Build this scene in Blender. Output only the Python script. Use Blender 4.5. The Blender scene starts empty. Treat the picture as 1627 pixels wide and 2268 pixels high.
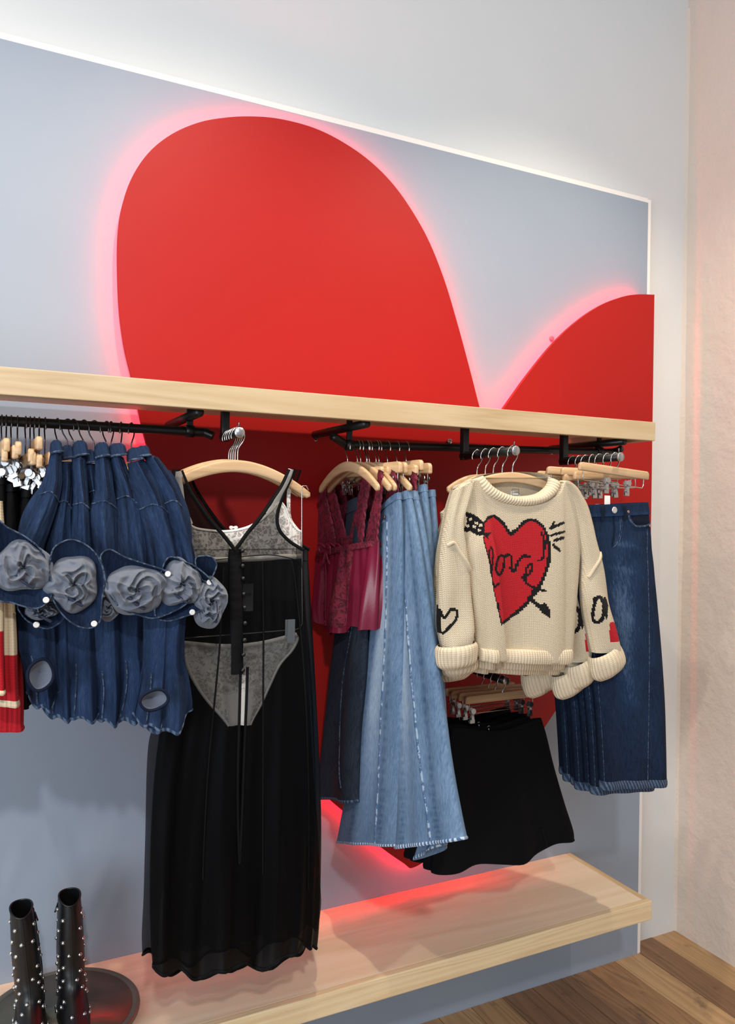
import bpy, bmesh, math, random
import numpy as np
from mathutils import Vector, Matrix

# ------------------------------------------------------------------ camera
scene = bpy.context.scene
COL = scene.collection
W, H = 1627.0, 2268.0
CAM = np.array([-2.3027, -2.2430, 1.7148])
YAW, PIT, ROL, FPX = math.radians(26.207), math.radians(-0.105), math.radians(0.799), 1722.69
Fw = np.array([math.sin(YAW) * math.cos(PIT), math.cos(YAW) * math.cos(PIT), math.sin(PIT)])
_R0 = np.array([math.cos(YAW), -math.sin(YAW), 0.0])
_U0 = np.cross(_R0, Fw)
Rt = math.cos(ROL) * _R0 + math.sin(ROL) * _U0
Up = -math.sin(ROL) * _R0 + math.cos(ROL) * _U0
cd = bpy.data.cameras.new('camera')
cam = bpy.data.objects.new('camera', cd)
COL.objects.link(cam)
cd.sensor_fit = 'HORIZONTAL'
cd.sensor_width = 36.0
cd.lens = FPX / W * 36.0
cd.clip_start = 0.02
cam.matrix_world = Matrix(((Rt[0], Up[0], -Fw[0], CAM[0]), (Rt[1], Up[1], -Fw[1], CAM[1]), (Rt[2], Up[2], -Fw[2], CAM[2]), (0, 0, 0, 1)))
scene.camera = cam

# ------------------------------------------------------------------ light
vs = scene.view_settings
vs.view_transform = 'Standard'
vs.look = 'None'
vs.gamma = 1.0
vs.exposure = 0.0
vs.use_curve_mapping = False
world = bpy.data.worlds.new('shop_ambient')
scene.world = world
world.use_nodes = True
world.node_tree.nodes['Background'].inputs[0].default_value = (0.86, 0.93, 1.0, 1)
world.node_tree.nodes['Background'].inputs[1].default_value = 0.50

def spot(name, loc, aim, power, col, angle, blend, radius):
    l = bpy.data.lights.new(name, 'SPOT')
    l.energy, l.color, l.spot_size, l.spot_blend, l.shadow_soft_size = power, col, math.radians(angle), blend, radius
    o = bpy.data.objects.new(name, l)
    COL.objects.link(o)
    o.location = loc
    o.rotation_euler = (Vector(aim) - Vector(loc)).to_track_quat('-Z', 'Y').to_euler()
    return o
WARM = (1.0, 0.86, 0.68)
COOL = (0.86, 0.93, 1.0)
spot('track_light_shelf_end', (-0.42, -1.10, 3.75), (-0.60, -0.30, 0.5), 125, WARM, 100, 0.8, 0.03)
spot('track_light_dress', (-1.75, -1.15, 3.75), (-1.6, -0.30, 0.5), 105, WARM, 100, 0.8, 0.03)
spot('track_light_denim', (-3.1, -1.2, 3.75), (-2.3, -0.2, 0.8), 85, WARM, 100, 0.8, 0.03)
spot('track_light_front', (-2.7, -3.9, 3.7), (-1.3, 0.0, 1.4), 250, (0.98, 0.97, 1.0), 95, 0.7, 0.10)

wl = bpy.data.lights.new('daylight_fill', 'AREA')  # added fill: bluish daylight to brighten the lower-left wall, its window unseen
wl.shape, wl.size, wl.size_y, wl.energy, wl.color = 'RECTANGLE', 1.8, 2.0, 95, (0.80, 0.90, 1.0)
wo = bpy.data.objects.new('daylight_fill', wl); COL.objects.link(wo)
wo.location = (-4.9, -3.2, 1.5); wo.rotation_euler = (Vector((-2.1, 0.0, 0.5)) - Vector((-4.9, -3.2, 1.5))).to_track_quat('-Z', 'Y').to_euler()

# ------------------------------------------------------------------ pixel -> place
def ray(u, v):
    return Fw + Rt * (u - W / 2) / FPX - Up * (v - H / 2) / FPX
def aty(u, v, y):
    d = ray(u, v); return CAM + d * (y - CAM[1]) / d[1]
def atx(u, v, x):
    d = ray(u, v); return CAM + d * (x - CAM[0]) / d[0]
def atz(u, v, z):
    d = ray(u, v); return CAM + d * (z - CAM[2]) / d[2]
def atp(u, v, p0, n):
    d = ray(u, v); n = np.asarray(n, float); return CAM + d * (np.dot(np.asarray(p0) - CAM, n) / np.dot(d, n))

# ------------------------------------------------------------------ objects
ORG = {}
def tag(o, label=None, cat=None, group=None, kind=None):
    if label: o['label'] = label
    if cat: o['category'] = cat
    if group: o['group'] = group
    if kind: o['kind'] = kind
    return o
def thing(name, loc, label=None, cat=None, group=None, kind=None):
    o = bpy.data.objects.new(name, None)
    COL.objects.link(o)
    o.empty_display_size = 0.05
    o.location = tuple(float(c) for c in loc)
    ORG[o] = np.array(loc, float)
    return tag(o, label, cat, group, kind)
def mk(name, V, F, mat, parent=None, smooth=True, uv=None, fcol=None, vcol=None, origin=None):
    """one mesh object; V in world coordinates. uv: per-vertex (n,2); fcol: per-face rgb; vcol: per-vertex rgb"""
    V = np.asarray(V, float)
    if parent is not None:
        org = ORG[parent]
    elif origin is not None:
        org = np.asarray(origin, float)
    else:
        org = np.array([(V[:, 0].min() + V[:, 0].max()) / 2, (V[:, 1].min() + V[:, 1].max()) / 2, V[:, 2].min()])
    me = bpy.data.meshes.new(name)
    me.from_pydata((V - org).tolist(), [], F)
    me.materials.append(mat)
    if smooth:
        me.polygons.foreach_set('use_smooth', [True] * len(me.polygons))
    nl = len(me.loops)
    if uv is not None or vcol is not None or fcol is not None:
        vi = np.empty(nl, dtype=np.int32)
        me.loops.foreach_get('vertex_index', vi)
    if uv is not None:
        l = me.uv_layers.new(name='uv')
        l.data.foreach_set('uv', np.asarray(uv, np.float32)[vi].ravel())
    if vcol is not None:
        a = me.color_attributes.new('tint', 'FLOAT_COLOR', 'POINT')
        c = np.ones((len(V), 4), np.float32); c[:, :3] = vcol
        a.data.foreach_set('color', c.ravel())
    if fcol is not None:
        a = me.color_attributes.new('tint', 'FLOAT_COLOR', 'CORNER')
        cnt = np.empty(len(me.polygons), np.int32)
        me.polygons.foreach_get('loop_total', cnt)
        c = np.ones((nl, 4), np.float32); c[:, :3] = np.repeat(np.asarray(fcol, np.float32), cnt, axis=0)
        a.data.foreach_set('color', c.ravel())
    me.update()
    o = bpy.data.objects.new(name, me)
    COL.objects.link(o)
    if parent is not None:
        o.parent = parent
    else:
        o.location = tuple(float(c) for c in org)
    ORG[o] = org
    return o
def inst(src, name, parent, loc=None):
    """a copy of a mesh object that shares its data"""
    o = src.copy(); o.name = name
    COL.objects.link(o); o.parent = parent
    if loc is not None: o.location = loc
    return o

# ------------------------------------------------------------------ shapes (return V, F)
def merge(*parts):
    Vs, Fs, n = [], [], 0
    for V, F in parts:
        V = np.asarray(V, float)
        Vs.append(V); Fs += [tuple(i + n for i in f) for f in F]; n += len(V)
    return np.vstack(Vs), Fs
def box(c, s, b=0.0, rot=None):
    """box with bevelled edges (b)"""
    bm = bmesh.new()
    bmesh.ops.create_cube(bm, size=1.0)
    for v in bm.verts: v.co = Vector((v.co.x * s[0], v.co.y * s[1], v.co.z * s[2]))
    if b > 0:
        bmesh.ops.bevel(bm, geom=list(bm.edges), offset=b, segments=2, profile=0.6, affect='EDGES')
    V = np.array([v.co[:] for v in bm.verts]); bm.verts.index_update()
    F = [tuple(v.index for v in f.verts) for f in bm.faces]
    bm.free()
    if rot is not None: V = V @ np.asarray(rot).T
    return V + np.asarray(c), F
def frames(P):
    P = np.asarray(P, float)
    T = np.gradient(P, axis=0); T /= np.linalg.norm(T, axis=1)[:, None] + 1e-12
    a = np.array([0, 0, 1.0]) if abs(T[0][2]) < 0.9 else np.array([1.0, 0, 0])
    N = np.zeros_like(P); n = a - T[0] * np.dot(a, T[0]); N[0] = n / np.linalg.norm(n)
    for i in range(1, len(P)):
        n = N[i - 1] - T[i] * np.dot(N[i - 1], T[i]); N[i] = n / (np.linalg.norm(n) + 1e-12)
    return T, N, np.cross(T, N)
def tube(P, r, n=10, cap=True, closed=False):
    P = np.asarray(P, float); m = len(P)
    r = np.full(m, r) if np.isscalar(r) else np.asarray(r, float)
    T, N, B = frames(P)
    if closed:
        T = np.roll(P, -1, 0) - np.roll(P, 1, 0); T /= np.linalg.norm(T, axis=1)[:, None]
        ref = np.array([0, 1.0, 0]); N = ref - T * (T @ ref)[:, None]; N /= np.linalg.norm(N, axis=1)[:, None]; B = np.cross(T, N)
    th = np.linspace(0, 2 * math.pi, n, endpoint=False)
    V = (P[:, None] + r[:, None, None] * (np.cos(th)[None, :, None] * N[:, None] + np.sin(th)[None, :, None] * B[:, None])).reshape(-1, 3)
    F = []
    for i in range(m if closed else m - 1):
        j = (i + 1) % m
        for k in range(n):
            F.append((i * n + k, i * n + (k + 1) % n, j * n + (k + 1) % n, j * n + k))
    if cap and not closed:
        F.append(tuple(range(n))[::-1]); F.append(tuple((m - 1) * n + k for k in range(n)))
    return V, F
def smooth_path(P, n=40, closed=False):
    """Catmull-Rom through points"""
    P = np.asarray(P, float); m = len(P)
    t = np.linspace(0, m if closed else m - 1, n, endpoint=not closed)
    i = np.floor(t).astype(int)
    if not closed: i = np.minimum(i, m - 2)
    f = (t - i).reshape((-1,) + (1,) * (P.ndim - 1))
    g = (lambda k: P[(i + k) % m]) if closed else (lambda k: P[np.clip(i + k, 0, m - 1)])
    p0, p1, p2, p3 = g(-1), g(0), g(1), g(2)
    return 0.5 * (2 * p1 + (p2 - p0) * f + (2 * p0 - 5 * p1 + 4 * p2 - p3) * f ** 2 + (3 * p1 - p0 - 3 * p2 + p3) * f ** 3)
def prism(P2, lo, hi, axes, bevel=0.0):
    """extrude a polygon: P2 (n,2) along axes (ex,ey), thickness from lo to hi along ez; axes=(o,ex,ey,ez)"""
    o, ex, ey, ez = [np.asarray(a, float) for a in axes]
    P2 = np.asarray(P2, float); n = len(P2)
    c = P2.mean(0)
    d = np.roll(P2, -1, 0) - np.roll(P2, 1, 0)
    nrm = np.stack([d[:, 1], -d[:, 0]], 1); nrm /= np.linalg.norm(nrm, axis=1)[:, None] + 1e-12
    area = 0.5 * np.sum(P2[:, 0] * np.roll(P2[:, 1], -1) - np.roll(P2[:, 0], -1) * P2[:, 1])
    if area < 0: nrm = -nrm
    lay = [(lo, -bevel), (lo + bevel, 0), (hi - bevel, 0), (hi, -bevel)] if bevel > 0 else [(lo, 0), (hi, 0)]
    V = []
    for z, off in lay:
        Q = P2 + nrm * off
        V.append(o + Q[:, :1] * ex + Q[:, 1:] * ey + z * ez)
    F = []
    for k in range(len(lay) - 1):
        for i in range(n):
            j = (i + 1) % n
            F.append((k * n + i, k * n + j, (k + 1) * n + j, (k + 1) * n + i))
    F.append(tuple(range(n))[::-1]); F.append(tuple((len(lay) - 1) * n + i for i in range(n)))
    return np.vstack(V), F
def lathe(prof, c, n=40, axis=(0, 0, 1)):
    """prof: list of (r, h) about the axis through c"""
    ez = np.asarray(axis, float); ez /= np.linalg.norm(ez)
    a = np.array([1.0, 0, 0]) if abs(ez[0]) < 0.9 else np.array([0, 1.0, 0])
    ex = a - ez * np.dot(a, ez); ex /= np.linalg.norm(ex); ey = np.cross(ez, ex)
    th = np.linspace(0, 2 * math.pi, n, endpoint=False)
    V = np.vstack([np.asarray(c) + r * (np.cos(th)[:, None] * ex + np.sin(th)[:, None] * ey) + h * ez for r, h in prof])
    F = [(i * n + k, i * n + (k + 1) % n, (i + 1) * n + (k + 1) % n, (i + 1) * n + k) for i in range(len(prof) - 1) for k in range(n)]
    if prof[0][0] > 1e-5: F.append(tuple(range(n))[::-1])
    if prof[-1][0] > 1e-5: F.append(tuple((len(prof) - 1) * n + k for k in range(n)))
    return V, F

# ------------------------------------------------------------------ materials
def lin(c):
    if isinstance(c, str):
        c = [int(c[i:i + 2], 16) / 255 for i in (0, 2, 4)]
    return tuple((x / 12.92 if x <= 0.04045 else ((x + 0.055) / 1.055) ** 2.4) for x in c)
class NT:
    def __init__(s, name):
        s.m = bpy.data.materials.new(name); s.m.use_nodes = True
        s.t = s.m.node_tree; s.b = s.t.nodes['Principled BSDF']; s.o = s.t.nodes['Material Output']
    def n(s, typ, **kw):
        d = s.t.nodes.new(typ)
        for k, v in kw.items():
            if k.startswith('i_'):
                d.inputs[k[2:].replace('_', ' ')].default_value = v
            else: setattr(d, k, v)
        return d
    def l(s, a, b): s.t.links.new(a, b)
    def math(s, op, a, b=None, clamp=False):
        d = s.n('ShaderNodeMath', operation=op); d.use_clamp = clamp
        for i, x in enumerate((a, b)):
            if x is None: continue
            if isinstance(x, (int, float)): d.inputs[i].default_value = x
            else: s.l(x, d.inputs[i])
        return d.outputs[0]
    def mixc(s, f, a, b, mode='MIX'):
        d = s.n('ShaderNodeMix', data_type='RGBA', blend_type=mode)
        for sock, x in ((d.inputs[0], f), (d.inputs[6], a), (d.inputs[7], b)):
            if isinstance(x, (int, float)): sock.default_value = x
            elif isinstance(x, tuple): sock.default_value = (*x[:3], 1)
            else: s.l(x, sock)
        return d.outputs[2]
    def ramp(s, f, stops):
        d = s.n('ShaderNodeValToRGB'); e = d.color_ramp.elements
        while len(e) < len(stops): e.new(0.5)
        for q, (p, c) in zip(e, stops):
            q.position = p; q.color = (*c[:3], 1) if isinstance(c, tuple) else (c, c, c, 1)
        s.l(f, d.inputs[0]); return d.outputs[0]
    def coord(s, kind='Object', scale=(1, 1, 1), rot=(0, 0, 0)):
        tc = s.n('ShaderNodeTexCoord'); mp = s.n('ShaderNodeMapping')
        mp.inputs['Scale'].default_value = scale; mp.inputs['Rotation'].default_value = rot
        s.l(tc.outputs[kind], mp.inputs[0]); return mp.outputs[0]
    def noise(s, vec, scale, detail=3, rough=0.55, dist=0.0):
        d = s.n('ShaderNodeTexNoise'); d.inputs['Scale'].default_value = scale; d.inputs['Detail'].default_value = detail
        d.inputs['Roughness'].default_value = rough; d.inputs['Distortion'].default_value = dist
        s.l(vec, d.inputs['Vector']); return d.outputs['Fac']
    def bump(s, h, strength=0.3, dist=0.002):
        d = s.n('ShaderNodeBump'); d.inputs['Strength'].default_value = strength; d.inputs['Distance'].default_value = dist
        s.l(h, d.inputs['Height']); s.l(d.outputs[0], s.b.inputs['Normal']); return d
    def set(s, color=None, rough=None, metal=None, **kw):
        if color is not None:
            if isinstance(color, tuple): s.b.inputs['Base Color'].default_value = (*color[:3], 1)
            else: s.l(color, s.b.inputs['Base Color'])
        if rough is not None:
            if isinstance(rough, (int, float)): s.b.inputs['Roughness'].default_value = rough
            else: s.l(rough, s.b.inputs['Roughness'])
        if metal is not None: s.b.inputs['Metallic'].default_value = metal
        for k, v in kw.items(): s.b.inputs[k].default_value = v
        return s.m
def plain(name, hexc, rough=0.5, metal=0.0, **kw):
    return NT(name).set(lin(hexc), rough, metal, **kw)
def plaster(name, c1, c2, bumpy, dist):
    s = NT(name); v = s.coord('Object')
    n1 = s.noise(v, 1.6, 4); n2 = s.noise(v, 9, 6, 0.6); n3 = s.noise(v, 60, 3)
    s.set(s.mixc(s.math('MULTIPLY', n1, 0.9), lin(c1), lin(c2)), 0.75)
    s.bump(s.math('ADD', s.math('MULTIPLY', n2, 1.0), s.math('MULTIPLY', n3, 0.12)), bumpy, dist)
    return s.m
def wood(name, c1, c2, c3, axis='X', scale=1.0, rough=0.5, grain=7.0, speck=0.0):
    """plain-sawn grain running along an axis of the object"""
    s = NT(name)
    st = {'X': (0.35, 6, 6), 'Y': (6, 0.35, 6), 'Z': (6, 6, 0.35)}[axis]
    info = s.n('ShaderNodeObjectInfo')
    tc = s.n('ShaderNodeTexCoord'); mp = s.n('ShaderNodeMapping'); mp.inputs['Scale'].default_value = tuple(k * scale for k in st)
    ad = s.n('ShaderNodeVectorMath', operation='ADD'); ml = s.n('ShaderNodeVectorMath', operation='SCALE'); ml.inputs['Scale'].default_value = 37.0
    cx = s.n('ShaderNodeCombineXYZ')
    for k in range(3): s.l(info.outputs['Random'], cx.inputs[k])
    s.l(cx.outputs[0], ml.inputs[0]); s.l(tc.outputs['Object'], mp.inputs[0]); s.l(mp.outputs[0], ad.inputs[0]); s.l(ml.outputs[0], ad.inputs[1])
    vec = ad.outputs[0]
    nA = s.noise(vec, 1.1, 2, 0.5, 0.6)
    rings = s.math('FRACT', s.math('MULTIPLY', nA, grain))
    rr = s.math('ABSOLUTE', s.math('SUBTRACT', rings, 0.5))
    fine = s.noise(vec, 14, 3, 0.6)
    f = s.math('ADD', s.math('MULTIPLY', rr, 1.0), s.math('MULTIPLY', fine, 0.45), clamp=True)
    col = s.ramp(f, [(0.15, lin(c1)), (0.5, lin(c2)), (0.9, lin(c3))])
    if speck > 0:      # dark knots, checks and old stains
        kn = s.noise(tc.outputs['Object'], 5.5, 5, 0.65, 0.4)
        sc = s.noise(vec, 3.0, 6, 0.75, 0.3)
        d_ = s.math('ADD', s.ramp(kn, [(0.58, 0.0), (0.72, 1.0)]), s.ramp(sc, [(0.62, 0.0), (0.70, 1.0)]), clamp=True)
        col = s.mixc(s.math('MULTIPLY', d_, speck), col, lin('33261c'))
    s.set(col, rough); s.bump(fine, 0.12, 0.001)
    return s.m

M = {}
M['wall'] = plaster('wall_plaster', 'dcdcda', 'd2d3d2', 0.25, 0.006)
M['wall_r'] = plaster('rough_plaster', 'd9cdc0', 'cfc0b2', 0.7, 0.012)
M['white'] = plain('white_paint', 'e6e2dd', 0.5)
s = NT('panel_paint'); v = s.coord('Object')
s.set(s.mixc(s.noise(v, 2.2, 4), lin('929dab'), lin('8995a4')), 0.55); s.bump(s.noise(v, 30, 4), 0.05, 0.002); M['panel'] = s.m
s = NT('red_paint'); v = s.coord('Object')
s.set(s.mixc(s.noise(v, 3, 4), lin('a60f0a'), lin('9e0d09')), 0.5, **{'Specular IOR Level': 0.3}); s.bump(s.noise(v, 25, 4), 0.04, 0.002); M['red'] = s.m
M['pine'] = wood('pine_board', 'bba17b', 'c7b08c', 'ac916a', 'X', 1.0, 0.5)
M['ply'] = wood('birch_ply_face', 'd5bb92', 'dcc6a2', 'cbae84', 'X', 0.7, 0.5, 4)
M['bench_ply'] = wood('ledge_birch_ply', 'dfc8a6', 'e8d5b8', 'd6bc96', 'X', 0.7, 0.5, 4)
M['bench_pine'] = wood('ledge_pine_edge', 'd6bb90', 'e2cba4', 'c7a87a', 'X', 1.0, 0.5)
M['hwood'] = wood('hanger_beech', 'c09b72', 'cdac85', 'af8a62', 'X', 2.2, 0.35, 5)
M['black'] = plain('black_powder_coat', '0c0c0d', 0.38, 0.2)
M['steel'] = plain('hanger_wire', 'c2c0bd', 0.22, 1.0)
M['chrome'] = plain('brushed_cap', 'b9b9ba', 0.3, 1.0)
M['dark_steel'] = plain('gunmetal_wire', '5d5a5c', 0.3, 1.0)
def led(name, col, st):
    s = NT(name); s.set((0.8, 0.05, 0.1), 0.4)
    s.b.inputs['Emission Color'].default_value = (*col, 1); s.b.inputs['Emission Strength'].default_value = st
    return s.m
M['led'] = led('led_red', (1.0, 0.004, 0.018), 95.0)
floor_tones = [('7c5f43', '977553', '5e4632'), ('91704c', 'aa865d', '74563a'), ('6a4f39', '866345', '4d3828'), ('9c7c56', 'b69269', '7e5f3f'), ('80603f', '98724d', '61462e')]
M['plank'] = [wood('floor_oak_%s' % n, *t, 'Y', 1.3, 0.55, 9, 0.7) for n, t in zip(('tan', 'honey', 'umber', 'straw', 'chestnut'), floor_tones)]

# ------------------------------------------------------------------ the room
YW, XW = 0.065, 0.273
fl = thing('floor', (0, 0, 0), kind='structure')
rnd = random.Random(4)
PW = 0.131
x0 = 0.146
for i in range(30):
    xb = x0 - i * PW + (0 if i else 0)
    w = PW
    y1 = 0.10; first = True
    while y1 > -4.2:
        ln = rnd.uniform(0.5, 1.4) if first else rnd.uniform(0.9, 1.8)
        first = False
        y0 = max(y1 - ln, -4.3)
        V, F = box((xb + w / 2, (y0 + y1) / 2, -0.011 + rnd.uniform(-0.0008, 0.0008)), (w - 0.0022, y1 - y0 - 0.002, 0.022), 0.0018)
        c = np.array([xb + w / 2, (y0 + y1) / 2, -0.011])
        o = mk('plank', V, F, rnd.choice(M['plank']), fl, smooth=False)
        o.data.transform(Matrix.Translation(Vector(-(c - ORG[fl])))); o.location = tuple(c)
        y1 = y0
sub = mk('subfloor', *box((-1.8, -2.1, -0.06), (4.6, 4.6, 0.07)), plain('subfloor_dark', '2a1f17', 0.9), fl, smooth=False)

def wall(name, c, sz, mat, rough=0.0, seed=1, axis=1):
    """a wall slab whose room side is slightly uneven"""
    V, F = box(c, sz)
    o = mk(name, V, F, mat, smooth=False); o['kind'] = 'structure'; return o
wall('wall_back', (-1.6, YW + 0.06, 1.9), (4.2, 0.12, 3.9), M['wall'])
wall('wall_right', (XW + 0.06, -1.9, 1.9), (0.12, 4.1, 3.9), M['wall_r'])
# ragged plaster fillet where the two walls and the floor meet
rn = np.random.RandomState(3)
zz = np.linspace(0, 3.8, 90)
jig = np.cumsum(rn.randn(90) * 0.0012); jig -= np.linspace(jig[0], jig[-1], 90)
Vc = np.vstack([np.stack([np.full(90, XW - 0.010) - np.abs(jig) * 0.5, np.full(90, YW + 0.001), zz], 1),
                np.stack([np.full(90, XW - 0.003) - np.abs(jig) * 0.3, np.full(90, YW - 0.004), zz], 1),
                np.stack([np.full(90, XW + 0.001), np.full(90, YW - 0.012) - np.abs(jig) * 0.5, zz], 1)])
Fc = [(k * 90 + i, (k + 1) * 90 + i, (k + 1) * 90 + i + 1, k * 90 + i + 1) for k in range(2) for i in range(89)]
cf = mk('trim_1', Vc, Fc, M['wall_r']); cf['kind'] = 'structure'

# built-out panel with its white edging
PH = 2.928
pn = thing('wall_panel', (-1.8, 0.03, 0), 'large blue-grey painted panel built out from the back wall', 'panel')
mk('panel_board', *box((-1.8, 0.032, PH / 2), (3.6, 0.064, PH), 0.001), M['panel'], pn, smooth=False)
mk('edge_trim', *box((0.0085, 0.033, PH / 2 + 0.007), (0.017, 0.062, PH + 0.014), 0.0015), M['white'], pn, smooth=False)
mk('edge_trim', *box((-1.8, 0.033, PH + 0.009), (3.6, 0.062, 0.018), 0.0015), M['white'], pn, smooth=False)
# drilled cable hole near the notch of the heart
g = aty(1221, 750, -0.001)
mk('cable_grommet', *lathe([(0.004, 0.004), (0.0085, 0.004), (0.010, 0.0), (0.010, -0.004)], g, 20, (0, -1, 0)), plain('pink_grommet', 'd8606c', 0.5), pn)

# ------------------------------------------------------------------ the glowing heart
HY = -0.036          # front face
L = [(330, 1005), (316, 955), (304, 900), (290, 833), (275, 770), (264, 690), (260, 600), (261, 520), (270, 458), (292, 393), (330, 337), (380, 297), (440, 271), (500, 260), (560, 257.5),
     (620, 263), (690, 281), (750, 309), (810, 349), (862, 398), (905, 455), (948, 530), (984, 620), (1014, 720), (1043, 828), (1063, 905), (1078, 948)]
Rr = [(1079, 949), (1112, 908), (1165, 834), (1225, 760), (1280, 709), (1330, 676), (1375, 658), (1410, 652), (1449, 652.5)]
B = [(1200, 1620), (1060, 1790), (960, 1890), (915, 1922), (893, 1912), (830, 1866), (770, 1806), (712, 1752), (590, 1600), (470, 1400), (380, 1180)]
xr = aty(1449, 652, HY)[0]
pL = smooth_path([aty(u, v, HY)[[0, 2]] for u, v in L], 150)
pR = smooth_path([aty(u, v, HY)[[0, 2]] for u, v in Rr], 60)
zr = aty(1430, 1240, HY)[2]
pB = smooth_path([(xr, zr)] + [tuple(aty(u, v, HY)[[0, 2]]) for u, v in B] + [tuple(aty(330, 1005, HY)[[0, 2]])], 110)[:-1]
HP = np.vstack([pL, pR, pB])
hs = thing('heart_sign', (-1.3, 0, 0.9), 'giant red plywood heart glowing pink round its edge behind the rails', 'wall sign')
mk('heart_face', *prism(HP, 0.0, 0.014, ((0, HY + 0.014, 0), (1, 0, 0), (0, 0, 1), (0, -1, 0)), 0.0008), M['red'], hs, smooth=False)
# LED tape on the back, set in from the edge (all round but the cut side)
op = np.vstack([pB[16:], pL, pR[:-6]])
d = np.gradient(op, axis=0); nn = np.stack([-d[:, 1], d[:, 0]], 1); nn /= np.linalg.norm(nn, axis=1)[:, None] + 1e-9
area = 0.5 * np.sum(HP[:, 0] * np.roll(HP[:, 1], -1) - np.roll(HP[:, 0], -1) * HP[:, 1])
if area < 0: nn = -nn
q = op + nn * 0.016
keep = np.ones(len(q), bool)
for i in range(len(q)):
    keep[i] = np.min(np.linalg.norm(HP - q[i], axis=1)) > 0.0145
q = q[keep]
segs = np.split(np.arange(len(q)), np.where(np.linalg.norm(np.diff(q, axis=0), axis=1) > 0.08)[0] + 1)
Vl = []
for sg in segs:
    if len(sg) > 2:
        Q = q[sg]
        P3 = np.stack([Q[:, 0], np.full(len(Q), HY + 0.014 + 0.0045), Q[:, 1]], 1)
        Vl.append(tube(P3, 0.0035, 6))
mk('led_strip', *merge(*Vl), M['led'], hs)
for (u, v) in [(992, 978), (1437, 1155)]:
    p = aty(u, v, HY)
    if u > 1400: continue
    mk('wall_peg', *lathe([(0.0085, -0.001), (0.0085, 0.012), (0.0075, 0.014)], p, 18, (0, -1, 0)), M['chrome'], hs)

# ------------------------------------------------------------------ shelf and bench
SZ, ST, SD, SX = 2.0063, 0.059, 0.440, -0.4073
sh = thing('wall_shelf', (-1.9, -0.25, SZ - ST), 'long pale pine shelf running across the heart above the rails', 'shelf')
GAP = -0.071
TB = 0.026           # thickness of the top board; the edging hangs lower and hides it from the front
mk('shelf_board', *box(((SX - 0.02 - 3.4) / 2, (-SD + 0.022 + GAP) / 2, SZ - TB / 2 - 0.0005), (3.4 + SX - 0.02, SD - 0.022 + GAP, TB), 0.001), M['ply'], sh, smooth=False)
mk('front_edging', *box(((SX - 3.4) / 2, -SD + 0.011, SZ - ST / 2), (3.4 + SX, 0.022, ST), 0.002), M['pine'], sh, smooth=False)
mk('end_edging', *box((SX - 0.011, (-SD + 0.022 + HY) / 2, SZ - ST / 2), (0.0215, SD - 0.022 + HY - 0.001, ST), 0.002), wood('pine_return', 'c4aa84', 'd0b995', 'b59a72', 'Y', 1.0, 0.5), sh, smooth=False)
BZ, BT, BD, BX = 0.4594, 0.060, 0.394, -0.3427
bs = thing('bench_ledge', (-1.8, -0.2, BZ - BT), 'low pale pine ledge under the hanging clothes', 'ledge')
mk('ledge_top', *box(((BX - 0.022 - 3.4) / 2, -(BD - 0.022) / 2, BZ - BT / 2), (3.4 + BX - 0.022, BD - 0.022, BT), 0.0012), M['bench_ply'], bs, smooth=False)
mk('front_edging', *box(((BX - 3.4) / 2, -BD + 0.011, BZ - BT / 2), (3.4 + BX, 0.0215, BT + 0.0008), 0.003), M['bench_pine'], bs, smooth=False)
mk('end_edging', *box((BX - 0.011, -(BD - 0.0225) / 2, BZ - BT / 2), (0.0215, BD - 0.0225, BT + 0.0008), 0.003), wood('pine_end', 'c9aa7e', 'd6bb90', 'bb9869', 'Y', 1.0, 0.5), bs, smooth=False)

# ------------------------------------------------------------------ rails and arms under the shelf
SB = SZ - ST          # lower edge of the shelf's edging
SU = SZ - TB - 0.0005  # underside of its board
RY = -0.305
def strap(parent, x, y, ztop, zr, w=0.016):
    mk('strap', *box((x, y, (ztop + zr) / 2), (w, 0.007, ztop - zr), 0.0015), M['black'], parent, smooth=False)
    mk('collar', *lathe([(0.0125, -0.011), (0.0150, -0.010), (0.0150, 0.010), (0.0125, 0.011)], (x, y, zr), 20, (1, 0, 0)), M['black'], parent)
def bracket_tube(parent, x, yf, yb):
    z = SB - 0.006
    o = mk('support_tube', *tube([(x, yf, z), (x, yb + 0.02, z), (x, yb, z - 0.003)], 0.0115, 14), M['black'], parent)
    mk('screw', *lathe([(0.003, 0.0), (0.003, 0.006), (0.005, 0.0065), (0.005, 0.009), (0, 0.01)], (x, yb + 0.012, z - 0.011), 10, (0, 0, -1)), M['chrome'], o)
a = aty(2, 932, RY); b = aty(440, 957, RY)
d = (b - a) / (b[0] - a[0])
rl = thing('clothes_rail', (a[0] - 0.3, RY, a[2]), 'black pipe rail carrying the denim shirts', 'clothes rail')
e1, e2 = aty(455, 959, RY - 0.004), aty(472, 966, RY - 0.012)
mk('rail', *tube(smooth_path([a - d * 0.75, a, (a + b) / 2, b, e1, e2], 60), 0.0112, 16), M['black'], rl)
xs = aty(420, 955, RY)[0]
strap(rl, xs, RY, SU, aty(420, 955, RY)[2]); bracket_tube(rl, xs - 0.005, -0.42, -0.10)
a = aty(782, 985, RY); b = aty(1345, 1001, RY)
rr = thing('clothes_rail', (a[0], RY, a[2]), 'black pipe rail with upturned ends carrying burgundy camisoles and light jeans', 'clothes rail')
mk('rail', *tube(np.vstack([smooth_path([aty(737, 966, RY - 0.03), aty(752, 976, RY - 0.012), aty(764, 983, RY), a], 14), smooth_path([a, (a + b) / 2, b], 20)[1:],
                            smooth_path([b, aty(1358, 1000, RY), aty(1366, 998, RY - 0.008), aty(1376, 993, RY - 0.025)], 12)[1:]]), 0.0112, 16), M['black'], rr)
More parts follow.
